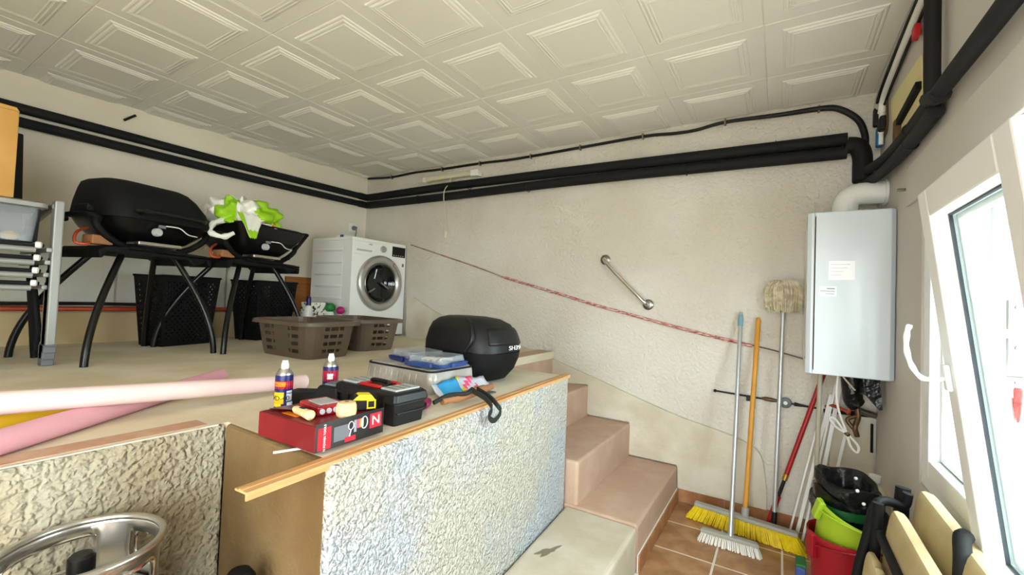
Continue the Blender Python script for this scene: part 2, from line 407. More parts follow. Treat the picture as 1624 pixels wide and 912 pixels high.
# steps
def step(name, x0, x1, z, matn, label, y1=-.93, z0=0):
    m = MB(); m.box(x0, x1, -.002, y1, z0, z)
    return struct(m.build(name, matn, bevel=.016, seg=3), label)
step('stair_1', 2.80, 3.19, .22, 'step_paint', 'lowest painted beige step next to the tiled floor', y1=-.945)
step('stair_2', 2.55, 2.875, .44, 'step_paint', 'second painted beige step from the tiled floor')
step('stair_3', 2.24, 2.56, .655, 'step_paint', 'third painted beige step from the tiled floor')
step('stair_4', 2.12, 2.268, PZ+.003, 'step_paint', 'top painted beige step level with the platform', z0=.6)
m = MB(); m.prism([(2.822, -.947), (3.19, -.947), (3.205, -2.02), (2.885, -2.02)], 0, .215, lambda x, y, z: (x, y, z))
lan = struct(m.build('stair_landing', 'step_bare', bevel=.018, seg=3), 'bare concrete bench step in front of the parapet')
random.seed(21); bl = []
for i in range(28):
    a_ = 2*math.pi*i/28; r_ = 1+.28*math.sin(3*a_+1)+.22*math.sin(5*a_)+random.uniform(-.12, .12)
    u, v = .055*r_*math.cos(a_), .017*r_*math.sin(a_); bl.append((2.935+u*.45-v*.89, -1.375+u*.89+v*.45))
mo = MB(); mo.prism(bl, .214, .2175, lambda x, y, z: (x, y, z)); mo.build('mortar_splash', 'tread_stain', lan)
# skirting tiles on the lowest riser
bs = struct(MB().box(3.191, 3.197, -.03, -.94, 0, .082).build('baseboard_stair', 'grout'), 'brown tile skirting along the lowest step riser')
for k in range(3): MB().box(3.197, 3.204, -.035-.303*k, -.335-.303*k, .001, .08).build('tile', 'base_tile', bs, bevel=.0015)
# smooth plaster skirt that follows the steps up the back wall
top = [(.78, 1.245), (1.13, 1.095), (1.56, 1.0), (2.39, .78), (3.12, .56), (3.45, .49), (3.57, .455), (3.645, .41), (3.675, .33), (3.69, .2), (3.695, .083)]
poly = [(p[0], p[1]) for p in spline([(a, b, 0) for a, b in top], 4)]
poly += [(3.2, .083), (3.19, .23), (2.87, .23), (2.87, .45), (2.56, .45), (2.56, .665), (2.26, .64), (.70, .64), (.70, 1.25)]
m = MB(); m.prism([(p[0], p[1]) for p in poly], -.001, -.030, lambda x, z, y: (x, y, z))
m.f = m.f[:-2]
from mathutils.geometry import tessellate_polygon
for off in (0, len(poly)):
    for t in tessellate_polygon([[m.v[off+i] for i in range(len(poly))]]): m.f.append(tuple(off+i for i in t))
struct(m.build('trim_2', 'skirt_plaster'), 'smooth plaster band sloping down the back wall beside the steps')
# plinth at the foot of the left wall
m = MB(); m.prism([(wlx(0), -.66), (wlx(0)+.03, -.66), (wlx(-4.5)+.03, -4.5), (wlx(-4.5), -4.5)], PZ, 1.07, lambda x, y, z: (x, y, z))
struct(m.build('baseboard_left', 'plinth'), 'low tan cement plinth under the orange pipe')

# ------------------------------------------------------------------ window
def rail(m, p0, p1, wd, th): m.beam(p0, p1, wd, th)
win = struct(thing('window_1', 'white plastic double-leaf window, near leaf tilted open into the room', None, (W, (WY0+WY1)/2, WZ0)), 'white plastic double-leaf window, near leaf tilted open into the room')
xf0, xf1 = W+.005, W+.075
def frame_rect(y0, y1, z0, z1, wd, x0, x1):
    m = MB(); ya, yb = max(y0, y1), min(y0, y1)
    for q in ((ya, ya-wd, z0, z1), (yb+wd, yb, z0, z1), (ya-wd, yb+wd, z0, z0+wd), (ya-wd, yb+wd, z1-wd, z1)):
        m.box(x0, x1, q[0], q[1], q[2], q[3])
    return m
frame_rect(WY0-.002, WY1+.002, WZ0+.002, WZ1-.002, .045, xf0, xf1).build('window_frame', 'pvc_white', win, bevel=.004)
# far leaf, closed
fl = frame_rect(-.905, -1.545, .692, 1.653, .065, W+.0, W+.068).build('window_leaf', 'pvc_white', win, bevel=.005)
frame_rect(-.970, -1.480, .757, 1.588, .003, W+.032, W+.038).build('gasket', 'gasket', fl)
frame_rect(-.973, -1.477, .760, 1.585, .016, W+.030, W+.05).build('glazing_bead', 'pvc_white', fl, bevel=.003)
MB().box(W+.038, W+.042, -.985, -1.465, .772, 1.575).build('pane', 'glass', fl)
# espagnolette strip with lock keeps on the meeting edge
hw = MB().box(W+.012, W+.042, -1.5455, -1.549, .72, 1.63).build('lock_strip', 'steel', fl)
for z, h in ((1.58, .05), (1.27, .07), (1.17, .09), (1.10, .05), (.85, .05)):
    k = MB().box(W+.008, W+.046, -1.549, -1.557, z-h/2, z+h/2).build('lock_plate', 'steel_dark', fl, bevel=.003)
    MB().cyl((W+.027, -1.557, z+h*.25), (W+.027, -1.560, z+h*.25), .006, n=10).build('screw', 'steel_dark', fl)
MB().lathe([(.002, -.03), (.006, 0), (.008, .045), (.006, .05)], (W+.027, -1.557, 1.05), 10).build('red_tip', 'red_plastic', fl)
# near leaf, tilted: built upright with its bottom edge as hinge, then leaned into the room
SY0, SY1 = -1.53, -2.075; SH = .97; ST = .062
hinge = V((W-.005, 0, .64)); rotm = Matrix.Translation(hinge) @ Matrix.Rotation(math.radians(-7.2), 4, 'Y') @ Matrix.Translation(-hinge)
def sash(m): return m.tf(rotm)
X0, X1 = W-.030, W+.038; Z0, Z1 = .635, 1.585
nl = sash(frame_rect(SY0, SY1, Z0, Z1, .072, X0, X1)).build('window_leaf', 'pvc_white', win, bevel=.005)
sash(frame_rect(SY0-.072, SY1+.072, Z0+.072, Z1-.072, .004, X0+.034, X0+.041)).build('gasket', 'gasket', nl)
sash(frame_rect(SY0-.075, SY1+.075, Z0+.075, Z1-.075, .016, X0+.046, X1-.002)).build('glazing_bead', 'pvc_white', nl, bevel=.003)
sash(MB().box(X0+.041, X0+.045, SY0-.074, SY1+.074, Z0+.074, Z1-.074)).build('pane', 'glass', nl)
# handle on the near leaf's meeting stile
hb = sash(MB().box(X0-.012, X0, SY0-.022, SY0-.052, 1.085, 1.15)).build('handle_plate', 'pvc_white', nl, bevel=.005, seg=3)
hp = [(X0-.008, SY0-.037, 1.115), (X0-.035, SY0-.037, 1.113), (X0-.055, SY0-.035, 1.12), (X0-.068, SY0-.032, 1.15), (X0-.072, SY0-.03, 1.19), (X0-.066, SY0-.028, 1.23), (X0-.058, SY0-.026, 1.25)]
pp = spline(hp, 5)
sash(MB().tube(pp, [.0055]*8+[.0062+.0009*math.sin(i*1.3) for i in range(len(pp)-8)], 10)).build('handle', 'pvc_white', nl, smooth=True)
# outside reveal and sill so that the opening reads from other positions
MB().box(W+.075, W+.24, WY0, WY1, WZ0-.03, WZ0+.004).build('window_sill', 'pvc_white', win)
# rolled shutter casing above the window
cas = struct(MB().box(W-.012, W-.001, -.66, -2.3, 1.71, 1.87).build('trim_3', 'wall_window', bevel=.004), 'flat shutter casing on the wall above the window')
# open doorway beside the viewer, then one added behind to light the room
dr = struct(thing('door_1', 'white frame of the open doorway beside the viewer', None, (W, (DY0+DY1)/2, 0)), 'white frame of the open doorway beside the viewer')
m = MB(); m.box(W+.01, W+.08, DY0-.002, DY0-.05, 0, DZ1-.002); m.box(W+.01, W+.08, DY1+.002, DY1+.05, 0, DZ1-.002); m.box(W+.01, W+.08, DY0-.05, DY1+.05, DZ1-.05, DZ1-.002)
m.build('door_frame', 'pvc_white', dr, bevel=.004)
dr2 = struct(thing('added_doorway', 'white frame of the doorway added for light behind the viewer', None, ((RX0+RX1)/2, YR-.05, 0)), 'white frame of the doorway added for light behind the viewer')  # unseen doorway, put in for more light on the back wall
m = MB(); m.box(RX0+.002, RX0+.05, YR-.08, YR-.01, 0, 2.098); m.box(RX1-.05, RX1-.002, YR-.08, YR-.01, 0, 2.098); m.box(RX0+.05, RX1-.05, YR-.08, YR-.01, 2.05, 2.098); m.build('door_frame', 'pvc_white', dr2, bevel=.004)
# pale terrace outside
m = MB(); m.box(W+.2, W+9, 5, -12, -.2, -.02); m.box(-4, W+.2, YR-.15, -12, -.2, -.02)
struct(m.build('ground', 'step_bare'), 'pale terrace outside the window')

# ================================================================== THINGS: back-left corner
def rot2(o, a): return Matrix.Translation(V(o)) @ Matrix.Rotation(a, 4, 'Z')
# washing machine
wm = thing('washing_machine', 'white front-loading washing machine in the corner', 'washing machine', (.36, -.335, PZ))
x0, x1, y0, y1, z0, z1 = .10, .655, -.645, -.03, PZ+.015, PZ+.87
MB().box(x0, x1-.12, y0, y1, z0, z1-.03).build('body', 'white_enamel', wm, bevel=.008, seg=3)
MB().box(x0+.002, x1, y0-.002, y1+.002, z1-.03, z1).build('top', 'white_enamel', wm, bevel=.008, seg=3)
DC = V((x1, -.335, 1.36)); NN = 48
def sqp(t, x):
    c, s_ = math.cos(t), math.sin(t); cand = []
    if c > 1e-6: cand.append((y1-DC.y)/c)
    if c < -1e-6: cand.append((y0-DC.y)/c)
    if s_ > 1e-6: cand.append((z1-.03-DC.z)/s_)
    if s_ < -1e-6: cand.append((z0-DC.z)/s_)
    k = min(cand); return V((x, DC.y+k*c, DC.z+k*s_))
angs = sorted([2*math.pi*i/NN for i in range(NN)]+[math.atan2(b-DC.z, a-DC.y) % (2*math.pi) for a in (y0, y1) for b in (z0, z1-.03)])
m = MB(); m.loft([[sqp(t, x1-.12) for t in angs], [sqp(t, x1) for t in angs], [DC+V((0, .2*math.cos(t), .2*math.sin(t))) for t in angs], [DC+V((-.1, .19*math.cos(t), .19*math.sin(t))) for t in angs]], False, False)
m.build('front_panel', 'white_enamel', wm)
m = MB(); m.lathe([(.2, -.1), (.198, -.101), (.001, -.105)], DC, 40, (1, 0, 0)); m.build('drum', 'steel_dark', wm)
for (fx, fy) in ((.14, -.6), (.14, -.08), (.61, -.6), (.61, -.08)):
    MB().cyl((fx, fy, PZ), (fx, fy, PZ+.016), .022, n=14).build('foot', 'plastic_black', wm)
for k in range(7):
    zz = z1-.11-.105*k
    m = MB(); m.tube([(.15, y0-.001, zz), (.19, y0-.004, zz), (.50, y0-.004, zz), (.54, y0-.001, zz)], [.007, .014, .014, .007], 8)
    m.build('pressed_rib', 'white_enamel', wm, smooth=True)
DC = V((x1, -.335, 1.36))
dr_ = MB().lathe([(.250, 0), (.252, .012), (.246, .026), (.232, .036), (.205, .036), (.188, .028), (.178, .012), (.172, .0)], DC, 56, (1, 0, 0), False, False).build('door', 'silver_ring', wm, smooth=True)
MB().lathe([(.176, .012), (.165, .006), (.15, -.02), (.12, -.05), (.07, -.07), (.001, -.075)], DC+V((.006, 0, 0)), 48, (1, 0, 0), False, True).build('door_glass', 'dark_glass', dr_, smooth=True)
MB().lathe([(.181, .022), (.176, .026), (.17, .022), (.168, .012)], DC, 48, (1, 0, 0), False, False).build('inner_rim', 'steel_dark', dr_, smooth=True)
m = MB(); m.tube([DC+V((.036, .19*math.cos(a)*1.15, .19*math.sin(a)*1.15)) for a in [math.radians(t) for t in range(20, 62, 6)]], .016, 10); m.build('door_handle', 'silver_ring', dr_, smooth=True)
for a in (100, 220, 340):
    aa = math.radians(a); m = MB(); m.tube([DC+V((-.02, .13*math.cos(aa), .13*math.sin(aa))), DC+V((-.035, .05*math.cos(aa+.5), .05*math.sin(aa+.5)))], .008, 8); m.build('drum_paddle', 'steel', dr_, smooth=True)
MB().box(x1-.001, x1+.004, y0+.015, y1-.012, z1-.145, z1-.035).build('control_panel', 'white_enamel', wm, bevel=.003)
MB().box(x1+.003, x1+.008, y0+.025, y0+.215, z1-.14, z1-.065).build('detergent_drawer', 'white_enamel', wm, bevel=.003)
MB().box(x1+.007, x1+.014, y0+.04, y0+.20, z1-.115, z1-.1).build('drawer_grip', 'grey_plastic', wm, bevel=.003)
MB().lathe([(.030, 0), (.030, .012), (.026, .02), (.001, .02)], (x1+.004, -.315, z1-.075), 28, (1, 0, 0)).build('programme_dial', 'silver_ring', wm, smooth=True)
ds = MB().box(x1+.003, x1+.007, -.205, y1-.014, z1-.128, z1-.033).build('display', 'gloss_black', wm, bevel=.002)
for k in range(5): MB().box(x1+.007, x1+.0076, -.19+.028*k, -.18+.028*k, z1-.118, z1-.112).build('display_mark', 'white_print', ds)
MB().box(x1+.001, x1+.003, -.075, -.052, z1-.215, z1-.185).build('sticker', 'mid_grey', wm)
text('brand_mark', 'AEG', .022, 'mid_grey', wm, (x1+.005, y0+.19, z1-.048), (0, 1, 0), (0, 0, 1))
# things on and beside the machine
tg = tag(MB().box(.40, .52, -.62, -.55, z1+.001, z1+.022).build('detergent_packet', 'white_plastic', bevel=.004), 'small white and blue packet lying on top of the washing machine', 'packet')
MB().box(.455, .5, -.622, -.548, z1+.0015, z1+.0225).build('print', 'blue_plastic', tg)
# wall socket and plug
so = thing('wall_socket', 'beige wall socket with a grey plug above the washing machine', 'socket', (wlx(-.16), -.16, 1.9))
MB().box(wlx(-.16)+.001, wlx(-.16)+.012, -.21, -.115, 1.878, 1.972).build('plate', 'white_plastic', so, bevel=.004)
MB().lathe([(.022, .0), (.022, .02), (.015, .04), (.001, .042)], (wlx(-.16)+.012, -.152, 1.925), 16, (1, 0, 0)).build('plug', 'mid_grey', so, smooth=True)
MB().tube(spline([(wlx(-.16)+.045, -.152, 1.92), (wlx(-.16)+.055, -.152, 1.88), (wlx(-.15)+.03, -.15, 1.75), (wlx(-.15)+.02, -.15, 1.5), (wlx(-.15)+.02, -.16, 1.2)], 5), .005, 8).build('cord', 'mid_grey', so, smooth=True)
# boards standing behind the barbecues
for k, (ya, yb, z_, lab) in enumerate(((-2.62, -1.965, 1.47, 'white board behind the first barbecue, nearest the stacked chairs'), (-1.955, -1.30, 1.485, 'white board standing behind the gap between the barbecues'), (-1.29, -.83, 1.44, 'white board behind the second barbecue'))):
    m = MB(); m.prism([(wlx(ya)+.004, ya), (wlx(ya)+.022, ya), (wlx(yb)+.022, yb), (wlx(yb)+.004, yb)], 1.071, z_, lambda x, y, z: (x, y, z))
    tag(m.build('white_board', 'panel_white', bevel=.002), lab, 'board', 'white boards against the left wall')
m = MB(); m.prism([(wlx(-.82)+.004, -.82), (wlx(-.82)+.024, -.82), (wlx(-.2)+.024, -.22), (wlx(-.2)+.004, -.22)], 1.075, 1.39, lambda x, y, z: (x, y, z))
tag(m.build('brown_board', 'brown_board', bevel=.002), 'brown wooden board between second barbecue and washing machine', 'board')
pb = thing('heating_pipe', 'orange-painted pipe running low along the left wall', 'pipe', (wlx(-2), -2.5, 1.08))
m = MB(); m.tube([(wlx(-.72)+.055, -.72, 1.094), (wlx(-4.5)+.055, -4.5, 1.094)], .017, 12); m.build('pipe', 'copper_pipe', pb, smooth=True)
m = MB(); m.tube(spline([(wlx(-1.75)+.06, -1.75, 1.1235), (wlx(-2.1)+.06, -2.1, 1.128), (wlx(-2.5)+.06, -2.5, 1.1235), (wlx(-3)+.06, -3, 1.126)], 5), .011, 8)
tag(m.build('black_hose', 'cable_black', smooth=True), 'thin black hose lying on the orange pipe', 'hose')
m = MB(); m.cyl((wlx(-1.97)+.001, -1.97, 2.375), (wlx(-1.97)+.03, -1.915, 2.425), .008, n=8)
tag(m.build('wall_hook', 'matte_black', smooth=True), 'small black peg sticking out of the left wall near the ceiling', 'hook')
# cleaning bottles and patterned box beside the machine
pbx = tag(MB().box(.42, .54, -.93, -.74, PZ, PZ+.30).build('patterned_box', 'spots', bevel=.004), 'white box with dark speckled print behind the laundry baskets', 'box')
def bottle(name, x, y, r, h, mb, mc, label):
    t = thing(name, label, 'bottle', (x, y, PZ), 0, 'cleaning bottles beside the washing machine')
    MB().lathe([(r*.9, 0), (r, .01), (r, h*.62), (r*.8, h*.74), (r*.42, h*.8)], (x, y, PZ), 20).build('body', mb, t, smooth=True)
    MB().lathe([(r*.5, h*.8), (r*.5, h*.96), (r*.4, h), (.001, h)], (x, y, PZ), 16).build('cap', mc, t, smooth=True)
bottle('cleaner_bottle', .56, -.955, .036, .345, 'white_plastic', 'navy', 'white bottle with navy cap in front of the speckled box')
bottle('cleaner_bottle', .56, -.76, .042, .29, 'white_plastic', 'green_cap', 'bottle with rounded green cap beside the washing machine')
bottle('cleaner_bottle', .64, -.72, .030, .26, 'white_plastic', 'magenta', 'bottle with purple cap beside the washing machine')
MB().sphere((.56, -.76, PZ+.26), .043, sc=(1, 1, .95)).build('cap_dome', 'green_cap', [o for o in bpy.data.objects if o.get('label', '').startswith('bottle with rounded green')][0], smooth=True)
MB().sphere((.64, -.72, PZ+.24), .034).build('cap_dome', 'magenta', [o for o in bpy.data.objects if o.get('label', '').startswith('bottle with purple')][0], smooth=True)

# laundry baskets with slotted sides
def laundry_basket(loc, rz, label):
    t = thing('laundry_basket', label, 'basket', loc, rz, 'brown laundry baskets')
    H_ = .215; hx0, hy0, hx1, hy1 = .23, .14, .28, .17
    K = 4
    def per(hx, hy, r):
        pts = []
        NX, NY = 25, 19
        xs = [-1+2*i/NX for i in range(NX+1)]; ys = [-1+2*i/NY for i in range(NY+1)]
        def arc(cx, cy, a0): return [(cx+r*math.cos(math.radians(a0+90*i/K)), cy+r*math.sin(math.radians(a0+90*i/K))) for i in range(1, K)]
        X, Y = hx-r, hy-r
        for a in ys: pts.append((hx, a*Y))
        pts += arc(X, Y, 0)
        for a in xs: pts.append((-a*X, hy))
        pts += arc(-X, Y, 90)
        for a in ys: pts.append((-hx, -a*Y))
        pts += arc(-X, -Y, 180)
        for a in xs: pts.append((a*X, -hy))
        pts += arc(X, -Y, 270)
        return pts
    tags = []                                   # side index and step along it for each perimeter cell
    NX, NY = 25, 19
    for sd, n in ((0, NY), (1, NX), (2, NY), (3, NX)):
        tags += [(sd, i) for i in range(n+1)]+[(None, 0)]*(K-1)
    zs = [0, .012]
    for k in range(4): zs += [.032+k*.043, .032+k*.043+.022]
    zs += [H_]
    m = MB(); rings = []
    for z in zs:
        q = (z/H_)**.8; hx = hx0+(hx1-hx0)*q; hy = hy0+(hy1-hy0)*q
        rings.append([V((x, y, z)) for x, y in per(hx, hy, .055+.02*q)])
    n = len(rings[0]); vs = [p for r in rings for p in r]; fs = []
    def slot(sd, i, row):
        if sd is None or row % 2 == 1: return False
        N_ = NY if sd in (0, 2) else NX
        if row < 2 or row > 8: return False
        if sd in (0, 2):
            return i in (3, 4, 5, 7, 8, 9, 10, 11, 13, 14, 15)
        return i in (2, 3, 4, 5, 19, 20, 21, 22, 7, 17)
    for r_ in range(len(rings)-1):
        for j in range(n):
            k = (j+1) % n
            sd, i = tags[j]
            if sd is not None and 2 <= r_ <= 8 and r_ % 2 == 0 and i < (NY if sd in (0, 2) else NX) and slot(sd, i, r_): continue
            fs.append((r_*n+j, r_*n+k, (r_+1)*n+k, (r_+1)*n+j))
    fs.append(tuple(range(n-1, -1, -1)))
    m.add(vs, fs); m.build('tub', 'brown_plastic', t, world=False, solid=.0035)
    m = MB(); a = rrect(0, 0, hx1-.004, hy1-.004, .07, H_-.004); sections = []
    for dx, dz in ((0, 0), (.02, .004), (.034, .0), (.038, -.02), (.034, -.021), (.030, -.004), (.018, 0), (0, -.005)):
        sections.append(rrect(0, 0, hx1-.004+dx, hy1-.004+dx, .07+dx, H_-.004+dz))
    sections.append(sections[0]); m.loft(sections, False, False)
    m.build('rim', 'brown_plastic', t, world=False, smooth=True)
    return t
laundry_basket((1.265, -1.425, PZ), math.radians(1), 'brown plastic laundry basket in front, nearer the barbecues')
laundry_basket((1.165, -.95, PZ), math.radians(-6), 'brown plastic laundry basket in front of the washing machine')

# ------------------------------------------------------------------ gas barbecues on folding stands (local: x = width, y = front, z up)
def barbecue(loc, rz, label, lid_open):
    t = thing('gas_barbecue', label, 'barbecue', loc, rz, 'black gas barbecues on folding stands')
    B = lambda m, n, mt, par=t, **k: m.tf(Matrix.Scale(-1, 4, (1, 0, 0))).build(n, mt, par, world=False, **k)
    TZ = .56; ox = .055
    S_ = lambda m: m.tf(Matrix.Translation((ox, 0, 0)))
    B0 = B
    B1 = lambda m, n, mt, par=t, **k: B0(S_(m), n, mt, par, **k)
    # four curved legs
    def leg(xt, yt, xb, yb):
        pts = []
        for i in range(17):
            k = i/16; q = math.sin(k*math.pi/2*.96); q /= math.sin(math.pi/2*.96)
            pts.append((xt+(xb-xt)*q, yt+(yb-yt)*q, (TZ-.01)*(1-k)))
        return MB().tube(pts, .0155, 12)
    for sx in (-1, 1):
        B(leg(sx*.13+ox, .10, sx*.308, .288), 'leg', 'gloss_black', smooth=True)
        B(leg(sx*.15+ox, -.10, sx*.305, -.30), 'leg', 'gloss_black', smooth=True)
    # stand tray with down-turned wings
    pr = [(-.265, -.05), (-.27, -.01), (-.24, .012), (-.16, .016), (-.14, .028), (.14, .028), (.16, .016), (.27, .012), (.305, -.01), (.30, -.05), (.285, -.045), (.27, -.012), (.26, -.03), (.20, -.055), (.16, -.02), (-.16, -.02), (-.20, -.015), (-.235, -.012), (-.25, -.045)]
    m = MB(); m.prism(pr, -.17, .17, lambda x, z, y: (x, y, z+TZ)); B1(m, 'stand_tray', 'matte_black', bevel=.006)
    B1(MB().tube([(-.15, .172, TZ+.012), (.29, .172, TZ+.0)], .009, 8), 'tray_rail', 'gloss_black', smooth=True)
    # cooking body
    body = MB(); z0 = TZ+.035
    rings = [rrect(0, 0, .11, .08, .06, z0), rrect(.01, 0, .19, .14, .09, z0+.03), rrect(.02, 0, .24, .185, .10, z0+.085), rrect(.025, 0, .258, .205, .10, z0+.12), rrect(.025, 0, .262, .21, .10, z0+.13), rrect(.025, 0, .24, .19, .09, z0+.128)]
    if lid_open: rings = [rrect(0, 0, .11, .08, .06, z0), rrect(.01, 0, .17, .14, .06, z0+.03), rrect(.02, 0, .21, .185, .06, z0+.085), rrect(.03, 0, .245, .21, .05, z0+.15), rrect(.035, 0, .268, .222, .05, z0+.195), rrect(.035, 0, .272, .226, .05, z0+.205), rrect(.035, 0, .255, .21, .05, z0+.203)]
    body.loft(rings); B1(body, 'cook_box', 'gloss_black', smooth=True)
    for sx in (-1, 1):       # cradle arms that carry the box
        B1(MB().tube(spline([(sx*.13, .12, TZ+.02), (sx*.20, .13, TZ+.05), (sx*.27, .14, TZ+.11), (sx*.275+.02, .12, TZ+.16)], 5), .017, 10), 'cradle_arm', 'matte_black', smooth=True)
        B1(MB().tube(spline([(sx*.275+.02, .14, TZ+.15), (sx*.30+.02, .08, TZ+.165), (sx*.302+.02, -.08, TZ+.165), (sx*.275+.02, -.14, TZ+.15)], 5), .014, 10), 'carry_handle', 'matte_black', smooth=True)
    B1(MB().box(-.12, .10, .10, .20, TZ+.033, TZ+.055), 'drip_pan', 'steel', bevel=.006)
    B1(MB().lathe([(.022, 0), (.022, .02), (.017, .028), (.001, .028)], (-.04, .198, z0+.075), 18, (0, 1, 0)), 'control_knob', 'grey_plastic', smooth=True)
    B1(MB().box(-.03, .005, .196, .206, z0+.10, z0+.118), 'igniter', 'mid_grey', bevel=.002)
    B1(MB().tube(spline([(0, .212, z0+.115), (.06, .23, z0+.112), (.11, .225, z0+.085), (.17, .215, z0+.08)], 5), .003, 6), 'igniter_wire', 'white_plastic', smooth=True)
    B1(MB().tube(spline([(-.26, .05, TZ+.10), (-.32, .09, TZ+.07), (-.335, .11, TZ+.02), (-.29, .12, TZ+.015), (-.27, .10, TZ+.035)], 6), .007, 8), 'gas_hose', 'copper_pipe', smooth=True)
    B1(MB().box(-.28, -.19, .05, .13, TZ+.02, TZ+.065), 'regulator', 'rust_wood', bevel=.006)
    if not lid_open:
        lz = z0+.132
        m = MB(); m.loft([rrect(.025, 0, .265, .215, .10, lz), rrect(.025, 0, .267, .217, .10, lz+.02), rrect(.02, -.005, .255, .205, .10, lz+.09), rrect(.01, -.02, .232, .18, .095, lz+.155), rrect(0, -.03, .212, .16, .09, lz+.19), rrect(-.005, -.035, .188, .135, .08, lz+.206), rrect(-.005, -.04, .08, .05, .04, lz+.211)])
        lid = B1(m, 'lid', 'matte_black', smooth=True)
        B1(MB().tube(spline([(-.13, .215, lz+.03), (-.13, .245, lz+.04), (.17, .245, lz+.04), (.19, .215, lz+.03)], 6), .011, 8), 'lid_handle', 'gloss_black', lid, smooth=True)
        B1(MB().tube(spline([(.10, .12, lz+.13), (.17, .13, lz+.13), (.23, .10, lz+.10), (.27, .05, lz+.07)], 5), .02, 8), 'lid_ridge', 'matte_black', lid, smooth=True)
        B1(MB().box(-.27, -.22, -.06, .06, lz+.015, lz+.06), 'lid_hinge', 'matte_black', lid, bevel=.015, seg=3)
    else:
        lz = z0+.204
        m = MB(); m.loft([rrect(.035, 0, .26, .215, .05, lz), rrect(.035, 0, .262, .217, .05, lz+.012), rrect(.035, -.005, .24, .20, .05, lz+.02), rrect(.035, -.01, .1, .06, .05, lz+.022)])
        lid = B1(m, 'lid', 'matte_black', smooth=True)
        B1(MB().tube(spline([(.27, .20, lz-.01), (.325, .20, lz+.004), (.335, .12, lz+.01), (.335, -.1, lz+.01)], 6), .014, 8), 'lid_handle', 'matte_black', lid, smooth=True)
        B1(MB().tube(spline([(.16, .20, TZ+.05), (.22, .20, TZ+.12), (.28, .20, TZ+.19), (.325, .20, lz+.004)], 5), .012, 8), 'lid_strut', 'matte_black', lid, smooth=True)
    return t
GR = math.atan2(-.97, .24)
barbecue((.695, -2.14, PZ), GR, 'black gas barbecue with closed domed lid next to the stacked chairs', False)
barbecue((.625, -1.525, PZ), GR, 'black gas barbecue with flat lid under the green plastic bag', True)
